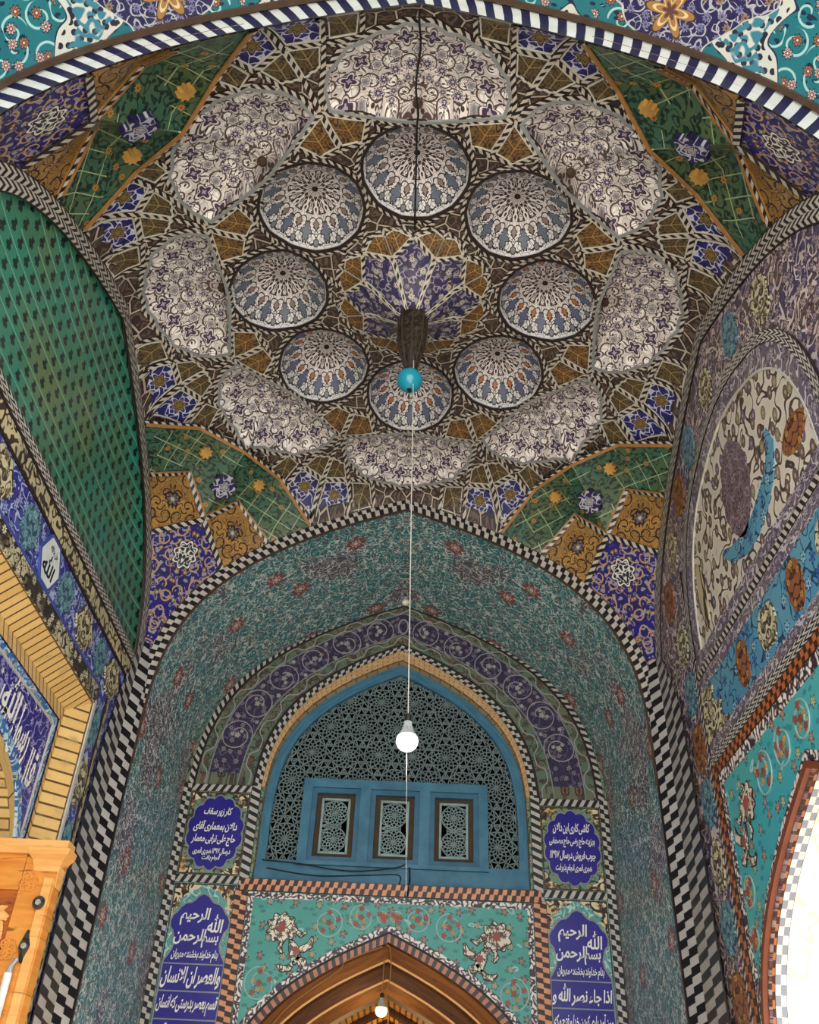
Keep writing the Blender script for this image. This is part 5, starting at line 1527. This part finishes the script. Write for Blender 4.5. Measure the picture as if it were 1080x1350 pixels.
def palmette(fr, c, k, s, par, off):
    """big white flower with split leaves; k flips left and right"""
    mb, ol = MB(), MB()
    X = lambda x, z: (c[0] + k * x * s, c[1] + z * s)
    def grow(o, Q):
        o_ = offset_line(Q, .0075, True); B = max(o_, key=lambda t: abs(area(t))); slab_into(o, fr, B, off - .002, back=off - .006)
    P = []
    for i in range(72):
        t = 2 * pi * i / 72; r = .145 * (1 + .13 * cos(9 * t)); P.append(X(-.05 + r * cos(t), .10 + r * sin(t) * .95))
    slab_into(mb, fr, P if area(P) > 0 else P[::-1], off, back=off - .006); grow(ol, P)
    for pts, w in (([(.06, -.02), (.10, -.10), (.13, -.18), (.12, -.25)], .055), ([(.10, -.12), (.20, -.10), (.27, -.06), (.29, .02)], .035), ([(.14, -.18), (.21, -.24), (.25, -.24)], .05),
                   ([(.12, -.22), (.07, -.29), (0, -.30), (-.05, -.27)], .03), ([(.03, .04), (.1, .08), (.16, .03), (.22, .06)], .022), ([(-.03, -.03), (-.05, -.10), (-.02, -.15)], .022)):
        Q = [X(*p) for p in blade(pts, w)]
        slab_into(mb, fr, Q, off + .001, back=off - .005); grow(ol, Q)
    mb.build('palmette', M['palm'], par, None); ol.build('palmette_outline', M['thin_dark'], par)
    mb = MB()
    for (x, z), r in (((-.05, .10), .05), ((.13, -.12), .04)): rosette(mb, fr, X(x, z), r * s, 8, off + .004)
    mb.build('palmette_eye', M['rose'], par)
def scroll_set(fr, specs, par, off):
    mb, fl, gd = MB(), MB(), MB()
    for c, r, th, sg in specs:
        P = [(c[0] + q[0], c[1] + q[1]) for q in spiral((0, 0), r, th, 1.35, sg)]
        rib_into(mb, fr, P, .010, off, back=off - .006)
        for j in range(5):
            a = th + j * 1.26; rr = r * (.45 if j % 2 else .72); q = (c[0] + rr * cos(a), c[1] + rr * sin(a))
            rosette(fl if j % 2 == 0 else gd, fr, q, .022 if j % 2 == 0 else .017, 5, off + .002)
        rosette(fl, fr, c, .024, 5, off + .003)
    mb.build('vine', M['vine'], par); fl.build('russet_blossom', M['rose'], par); gd.build('amber_blossom', M['gold'], par)
for k in (-1, 1): palmette(BACK, (k * .90, 1.76), -k, .82, sb, .0145)
scroll_set(BACK, [(( k * .53, 1.90), .115, pi / 2, k) for k in (-1, 1)] + [((k * .25, 1.955), .10, pi / 2, -k) for k in (-1, 1)] + [((k * 1.08, 1.40), .125, pi / 2, -k) for k in (-1, 1)] + [((k * .06, 1.965), .05, 0, k) for k in (-1, 1)], sb, .0145)
palmette(RIGHT, (.80, 1.86), 1, .80, SPR, .0145)
scroll_set(RIGHT, [((.42, 2.0), .12, pi / 2, 1), ((.10, 2.03), .11, pi / 2, -1), ((-.2, 2.05), .1, pi / 2, 1), ((.98, 1.50), .09, 0, -1), ((1.02, 1.25), .065, 0, 1)], SPR, .0145)

# stepped wooden door arch and lit passage
d_ = thing('door_1', BACK.p(0, FLOOR, 0), 'stepped brown pointed door arch under the turquoise spandrel, golden passage inside', 'doorway', kind='structure')
def ext_door(g): return [(-1.27 + g * .9, FLOOR)] + door(g) + [(1.27 - g * .9, FLOOR)]
def step_ring(nm, g0, o0, g1, o1, m_):
    mb = MB(); A, B = ext_door(g0), ext_door(g1); V, UV, L = [], [], 0
    for i in range(len(A)):
        L += hypot(A[i][0] - A[i - 1][0], A[i][1] - A[i - 1][1]) if i else 0
        V += [BACK.p(*A[i], o0), BACK.p(*B[i], o1)]; UV += [(L, 0), (L, max(.1, abs(g1 - g0) + abs(o1 - o0)) if m_ is not M['dentil'] else 1)]
    mb.add(V, [(2 * i, 2 * i + 1, 2 * i + 3, 2 * i + 2) for i in range(len(A) - 1)], UV); return mb.build(nm, m_, d_)
step_ring('dentil', -.04, .012, .03, .010, M['dentil'])
step_ring('moulding', .03, .010, .045, -.02, M['wood_deep']); step_ring('moulding', .045, -.02, .15, -.10, M['wood_brown'])
step_ring('bead', .145, -.09, .165, -.09, M['wood_light']); step_ring('moulding', .165, -.09, .18, -.16, M['wood_deep'])
step_ring('moulding', .18, -.16, .285, -.22, M['wood_deep']); step_ring('bead', .28, -.21, .30, -.21, M['wood_light'])
step_ring('moulding', .30, -.21, .385, -.30, M['wood_brown']); step_ring('moulding', .385, -.30, .40, -.42, M['wood_deep'])
mb = MB(); A = ext_door(.36); V, UV, L = [], [], 0
for i in range(len(A)):
    L += hypot(A[i][0] - A[i - 1][0], A[i][1] - A[i - 1][1]) if i else 0
    for j in range(5): V.append(BACK.p(*A[i], -.42 - j * .8)); UV.append((j * .8, L))
mb.add(V, [(5 * i + j, 5 * i + j + 1, 5 * i + 6 + j, 5 * i + 5 + j) for i in range(len(A) - 1) for j in range(4)], UV)
mb.build('passage_vault', M['brick_gold'], d_)
slab('passage_end', BACK, ext_door(.34), -3.6, M['brick_gold'], d_, back=-3.65)
mb = MB()
for y_ in (-1.1, -1.9, -2.7):
    rb = [BACK.p(x * .985, z - .02, y_) for x, z in door(.37)]
    tube_into(mb, rb, .035, 6)
mb.build('passage_rib', M['wood_deep'], d_)

# ground and courtyard
def ground(name, x0, y0, x1, y1, z, lab):
    o = mk(name, [(x0, y0, z), (x1, y0, z), (x1, y1, z), (x0, y1, z)], [(0, 1, 2, 3)], [(x0, y0), (x1, y0), (x1, y1), (x0, y1)], M['paving'])
    return tag(o, lab, 'floor', kind='structure')
ground('floor', -14, -16, 14, 13, FLOOR, 'pale stone paving of the porch and the courtyard')
# ------------------------------------------------------------------ hanging things
def hang(name, top, bottom, label, glass, body, group=None, r=.056, cord_r=.0032, cordm=None, tail=None):
    """bulb on a cord: cord, collar, ribbed housing, glass"""
    t = thing(name, bottom, label, 'light bulb', group, 'thing')
    b = Vector(bottom); k = r / .06
    mb = MB(); tube_into(mb, [top, Vector(top).lerp(b + Vector((0, 0, .145 * k)), .5), b + Vector((0, 0, .145 * k))], cord_r, 6); mb.build('cord', cordm or M['cord'], t)
    mb = MB(); lathe_into(mb, b, [(.001, .158 * k), (.016 * k, .156 * k), (.020 * k, .145 * k), (.020 * k, .118 * k), (.016 * k, .112 * k)], 14); mb.build('collar', M['black'], t)
    mb = MB(); P = [(.016, .114), (.022, .108), (.024, .085), (.034, .055), (.044, .036), (.052, .024)]
    V0 = []
    n = 32
    V, UV, F = [], [], []
    for rr, z in P:
        for j in range(n):
            a = 2 * pi * j / n; q = rr * k * (1 + (.06 if j % 2 else -.03)); V.append((b.x + q * cos(a), b.y + q * sin(a), b.z + z * k)); UV.append((j * .1, z))
    for i in range(len(P) - 1):
        for j in range(n): F.append((i * n + j, i * n + (j + 1) % n, (i + 1) * n + (j + 1) % n, (i + 1) * n + j))
    mb.add(V, F, UV); mb.build('housing', body, t)
    mb = MB(); G = [(.050, .026), (.059, .014), (.0625, -.004), (.060, -.022), (.052, -.040), (.038, -.054), (.020, -.062), (.001, -.064)]
    lathe_into(mb, b, [(x * k, z * k) for x, z in G], 26); mb.build('glass', glass, t, smooth=True)
    if tail:
        mb = MB(); tube_into(mb, [b + Vector((0, 0, -.063 * k)), Vector(tail)], .0009, 5); mb.build('pull_string', M['cord'], t)
    return t
hang('hanging_bulb', (XC + .02, YC - .05, 5.17), (XC + .095, YC, 1.925), 'lit white bulb on the long pale cord hanging in front of the blue window', M['bulb'], M['silver'], tail=(XC + .12, YC + .02, 1.15))
hang('hanging_bulb', (XC + .012, 7.70, 5.15), (XC + .02, 7.70, 4.665), 'small unlit bulb hanging from the crown of the turquoise recess vault', M['bulb_dim'], M['silver'], r=.034, cord_r=.003, cordm=M['twine'])
dbt = BACK.p(-.035, 1.255, -.12)
hang('hanging_bulb', tuple(BACK.p(-.03, 1.66, -.06)), tuple(dbt), 'warm lit bulb hanging under the point of the brown door arch', M['bulb_warm'], M['silver'], r=.050, cord_r=.004, cordm=M['twine'])

# pendant of the vault
pb = Vector((XC + .01, YC, 4.585))
t = thing('pendant', tuple(pb), 'turquoise glazed ball under a dark pierced bronze shaft at the centre of the vault', 'pendant ornament', kind='thing')
mb = MB(); lathe_into(mb, pb, [(.02, .70), (.095, .69), (.108, .66), (.105, .55), (.108, .50), (.098, .40), (.09, .30), (.07, .22), (.048, .15), (.034, .10), (.03, .07)], 16, 1.0); mb.build('shaft', M['bronze'], t)
mb = MB()
for j in range(8):
    a = 2 * pi * j / 8
    tube_into(mb, [(pb.x + r * cos(a), pb.y + r * sin(a), pb.z + z) for r, z in ((.106, .68), (.109, .5), (.093, .32), (.05, .15), (.034, .08))], .006, 5)
mb.build('rib', M['brown_line'], t)
mb = MB(); lathe_into(mb, pb, [(.09 * sin(pi * i / 20) + .0005, .09 * cos(pi * i / 20)) for i in range(21)], 32); mb.build('ball', M['turq_ball'], t, smooth=True)
mb = MB(); lathe_into(mb, pb, [(.001, -.086), (.016, -.088), (.016, -.100), (.001, -.102)], 12); tube_into(mb, [pb + Vector((0, 0, -.1)), pb + Vector((.005, 0, -.30))], .003, 5); mb.build('hook', M['black'], t)

# cable along the crown of the front fan
mb = MB()
P = [PV(.0, -2.17, .03)] + [PV(.012 * sin(i), -2.1 + i * .0805, .05) for i in range(8)] + [PV(0.0, -1.46, .06), PV(.0, -1.2, .03), PV(0, -.9, .03), PV(0, -.6, .03)]
tube_into(mb, P, .007, 6); tag(mb.build('cable', M['wire']), 'thin dark cable running down the middle of the fan niche by the front arch', 'cable', kind='thing')
# cables below the window
def cable(pts, r, m_, lab, nm='cable'):
    P = [Vector(p) for p in pts]; Q = []
    for i in range(len(P) - 1):
        for j in range(8):
            t = j / 8; a, b, c, d = P[max(0, i - 1)], P[i], P[i + 1], P[min(len(P) - 1, i + 2)]
            Q.append(.5 * ((2 * b) + (c - a) * t + (2 * a - 5 * b + 4 * c - d) * t * t + (3 * b - a - 3 * c + d) * t ** 3))
    Q.append(P[-1]); mb = MB(); tube_into(mb, Q, r, 6); return tag(mb.build(nm, m_), lab, 'cable', kind='thing')
cable([BACK.p(-1.2, 2.43, -.06), BACK.p(-.9, 2.41, -.05), BACK.p(-.4, 2.36, -.05), BACK.p(.0, 2.40, -.05), BACK.p(.12, 2.44, -.05)], .006, M['wire'], 'black cable sagging along the sill rail of the blue window')
cable([BACK.p(-1.15, 2.36, -.06), BACK.p(-.7, 2.31, -.06), BACK.p(-.2, 2.335, -.06), BACK.p(.06, 2.345, -.06), BACK.p(.07, 2.26, -.05)], .005, M['wire'], 'lower black cable drooping across the bottom of the blue window')
cable([BACK.p(.16, 2.42, -.06), BACK.p(.165, 2.3, -.055), BACK.p(.16, 2.245, .02), BACK.p(.15, 2.14, .04)], .008, M['wire'], 'short upright black cable below the middle casement')
cable([BACK.p(-.02, 1.74, .03), BACK.p(.02, 1.70, .0), BACK.p(.03, 1.5, -.03), BACK.p(.0, 1.35, -.06), BACK.p(.03, 1.2, -.1), BACK.p(.0, .9, -.1)], .005, M['twine'], 'brown twine hanging beside the warm bulb at the door point', 'twine')
cable([BACK.p(-.05, 1.72, .03), BACK.p(-.35, 1.60, .01), BACK.p(-.42, 1.52, .0), BACK.p(-.8, 1.24, .0), BACK.p(-1.0, .98, .0), BACK.p(-1.1, .7, .0)], .006, M['twine'], 'brown twine lying along the left side of the door moulding', 'twine')

# ------------------------------------------------------------------ wooden porch in the left doorway
WY = YC + .55
WF = Fr((XC, WY, 0), (1, 0, 0), (0, 0, 1), (0, -1, 0))
wp = thing('wooden_porch', (-2.3, WY, FLOOR), 'honey coloured carved wooden porch standing in the left doorway', 'porch', kind='thing')
xr = -1.745
mb = MB(); frame_box(mb, WF, -2.78, FLOOR, xr, 1.40, -.06, 0.0); mb.build('panel', M['wood'], wp)
mb = MB(); frame_box(mb, WF, -2.80, 1.22, -1.93, 1.40, 0, .03); mb.build('top_rail', M['wood'], wp)
mb = MB(); frame_box(mb, WF, -1.925, FLOOR, xr, 1.39, 0, .035); mb.build('stile', M['wood'], wp)
mb = MB()
frame_box(mb, WF, -2.82, 1.40, xr + .03, 1.475, -.06, .06)
mb.build('cornice', M['wood_light'], wp)
mb = MB()   # flared capital of the corner post
P0 = [(-1.86, 1.30), (xr + .005, 1.30)]; z = [(1.24, .004, .02), (1.33, .006, .037), (1.375, .02, .05), (1.40, .045, .07), (1.43, .05, .075)]
for i in range(len(z) - 1):
    (z0, g0, o0), (z1, g1, o1) = z[i], z[i + 1]
    W = [WF.p(-1.87 - g0, z0, o0), WF.p(xr + g0, z0, o0), WF.p(xr + g1, z1, o1), WF.p(-1.87 - g1, z1, o1), WF.p(xr + g0, z0, -.06), WF.p(xr + g1, z1, -.06)]
    mb.add(W, [(0, 1, 2, 3), (1, 4, 5, 2)], [(0, z0), (.12, z0), (.12, z1), (0, z1), (.2, z0), (.2, z1)])
mb.build('capital', M['wood_light'], wp)
mb = MB(); frame_box(mb, WF, -1.80, .55, xr - .008, 1.28, .035, .05); mb.build('post_face', M['wood_light'], wp)
cp_ = slab('carved_panel', WF, rect(-2.75, .7, -1.935, 1.21), .006, M['wood_dark'], wp)
random.seed(11)
for i in range(60):
    x, zz = random.uniform(-2.7, -1.97), random.uniform(.72, 1.19); r = random.uniform(.025, .045); th = random.uniform(0, pi)
    pts = []
    for j in range(20):
        t = 2 * pi * j / 20; a, b = r * 1.5 * cos(t) * (1 + .12 * cos(5 * t)), r * .75 * sin(t)
        pts.append((x + a * cos(th) - b * sin(th), zz + a * sin(th) + b * cos(th)))
    if not all(-2.74 < q[0] < -1.945 and .71 < q[1] < 1.2 for q in pts): continue
    V, T = cdt(pts, (), .018)
    mb = MB(); mb.add([WF.p(a, b, .006 + .024 * max(0, 1 - (hypot(a - x, b - zz) / (r * 1.5)) ** 2)) for a, b in V], T, [(a * 2, b * 2) for a, b in V])
    mb.build('carved_leaf', M['wood_light'], cp_)
def carved_rosette(x, z, r):
    mb = MB()
    for j in range(6):
        a = 2 * pi * j / 6; pts = [WF.p(x + r * (.55 + .45 * cos(t)) * cos(a) - r * .42 * sin(t) * sin(a), z + r * (.55 + .45 * cos(t)) * sin(a) + r * .42 * sin(t) * cos(a), .038) for t in [2 * pi * i / 14 for i in range(15)]]
        tube_into(mb, pts, .005, 6)
    mb.build('carved_rosette', M['wood'], wp)
carved_rosette(-1.885, 1.26, .05); carved_rosette(-1.90, .93, .05)
def bolt(x, z, lab, plate):
    mb = MB(); n = 40
    P = [(x + .032 * cos(2 * pi * i / n) * (1 if not plate else .85), z + (.034 if not plate else .034 + .045 * abs(sin(2 * pi * i / n)) ** 6) * sin(2 * pi * i / n)) for i in range(n)]
    slab_into(mb, WF, P, .056, back=.03); o = mb.build('bolt', M['bronze'], wp); o['label'] = lab
    mb = MB(); V, T = cdt([(x + .014 * cos(2 * pi * i / 16), z + .014 * sin(2 * pi * i / 16)) for i in range(16)]); mb.add([WF.p(a, b, .068) for a, b in V], T, V)
    W = [WF.p(x + .014 * cos(2 * pi * i / 16), z + .014 * sin(2 * pi * i / 16), o_) for o_ in (.068, .056) for i in range(16)]
    mb.add(W, [(i, (i + 1) % 16, 16 + (i + 1) % 16, 16 + i) for i in range(16)], [(0, 0)] * 32)
    mb.build('bolt_head', M['silver'], o)
bolt(-1.795, 1.155, 'round dark bolt plate', False); bolt(-1.81, .945, 'dark bolt plate with pointed ends', True)
tl = thing('light_tube', tuple(WF.p(-1.83, .3, .06)), 'white light tube fixed upright on the wooden porch front', 'light tube', kind='thing')
mb = MB(); tube_into(mb, [WF.p(-1.845, -.3, .075), WF.p(-1.845, .815, .075)], .020, 12); mb.build('tube', M['tube'], tl)
mb = MB(); tube_into(mb, [WF.p(-1.845, .81, .075), WF.p(-1.843, .845, .07), WF.p(-1.835, .875, .055)], [.02, .012, .01], 10); lathe_into(mb, WF.p(-1.832, .88, .05), [(.001, .012), (.013, .006), (.013, -.006), (.001, -.012)], 10); mb.build('clip', M['silver'], tl)

# unseen shell added round the bay to block daylight leaking through joints
mb = MB()
box_into(mb, (-4.2, .4, 6.0), (4.0, 12.5, 6.4)); box_into(mb, (-4.2, .4, FLOOR), (-3.9, 12.5, 6.0)); box_into(mb, (3.2, .4, 2.3), (3.5, 12.5, 6.0)); box_into(mb, (-3.9, 12.2, FLOOR), (3.5, 12.5, 6.0))
box_into(mb, (-3.9, .33, FLOOR), (XC - 2.25, .40, 6.0)); box_into(mb, (XC + 2.25, .33, FLOOR), (3.5, .40, 6.0))
box_into(mb, (XC - 2.3, .33, 5.42), (XC + 2.3, .40, 6.0))
tag(mb.build('leak_shell', M['plaster']), 'plain outer masonry of the porch', 'wall', kind='structure')
# ------------------------------------------------------------------ daylight and lamps
w = bpy.data.worlds.new('World'); SC.world = w; w.use_nodes = True
bg = w.node_tree.nodes['Background']; bg.inputs[0].default_value = (.93, .97, 1.0, 1); bg.inputs[1].default_value = 2.5
sun = bpy.data.lights.new('sun', 'SUN'); sun.energy = 9.0; sun.angle = radians(1.2); sun.color = (1, .95, .86)
so = bpy.data.objects.new('sun', sun); COL.objects.link(so); so.rotation_euler = Vector((.35, .30, -1)).to_track_quat('-Z', 'Y').to_euler(); so.location = (-5, -6, 12)
def lamp(name, loc, e, c, r):
    l = bpy.data.lights.new(name, 'POINT'); l.energy = e; l.color = c; l.shadow_soft_size = r
    o = bpy.data.objects.new(name, l); COL.objects.link(o); o.location = loc; return o
lamp('bulb_light', (XC + .095, YC, 1.80), 6, (1, .97, .9), .07)
lamp('passage_light', tuple(BACK.p(-.035, 1.17, -.14)), 1.5, (1, .74, .36), .05)
lamp('passage_lamp', tuple(BACK.p(0, .5, -1.8)), 22, (1, .7, .32), .12)
lamp('warm_fill', (-1.35, YC + 1.5, .1), 14, (1, .78, .48), .1)  # added warm fill for the wooden porch and recess foot; no fixture there

# ------------------------------------------------------------------ camera
F_PX, TH, YAW, ROLL = 1202.0, .6435, -.0107, .0468
Fd = Vector((sin(YAW) * cos(TH), cos(YAW) * cos(TH), sin(TH))); R0 = Vector((cos(YAW), -sin(YAW), 0)); U0 = R0.cross(Fd)
Rv = R0 * cos(ROLL) + U0 * sin(ROLL); Uv = -R0 * sin(ROLL) + U0 * cos(ROLL)
cam = bpy.data.cameras.new('camera'); cam.sensor_fit = 'HORIZONTAL'; cam.sensor_width = 36; cam.lens = 36 * F_PX / 1080; cam.clip_start = .05
co = bpy.data.objects.new('camera', cam); COL.objects.link(co)
co.matrix_world = Matrix(((Rv.x, Uv.x, -Fd.x, 0), (Rv.y, Uv.y, -Fd.y, 0), (Rv.z, Uv.z, -Fd.z, 0), (0, 0, 0, 1)))
SC.camera = co
SC.view_settings.view_transform = 'Standard'; SC.view_settings.look = 'None'; SC.view_settings.gamma = 1; SC.view_settings.exposure = 0.66
SC.view_settings.use_curve_mapping = False
SC.cycles.max_bounces = 8; SC.cycles.diffuse_bounces = 5
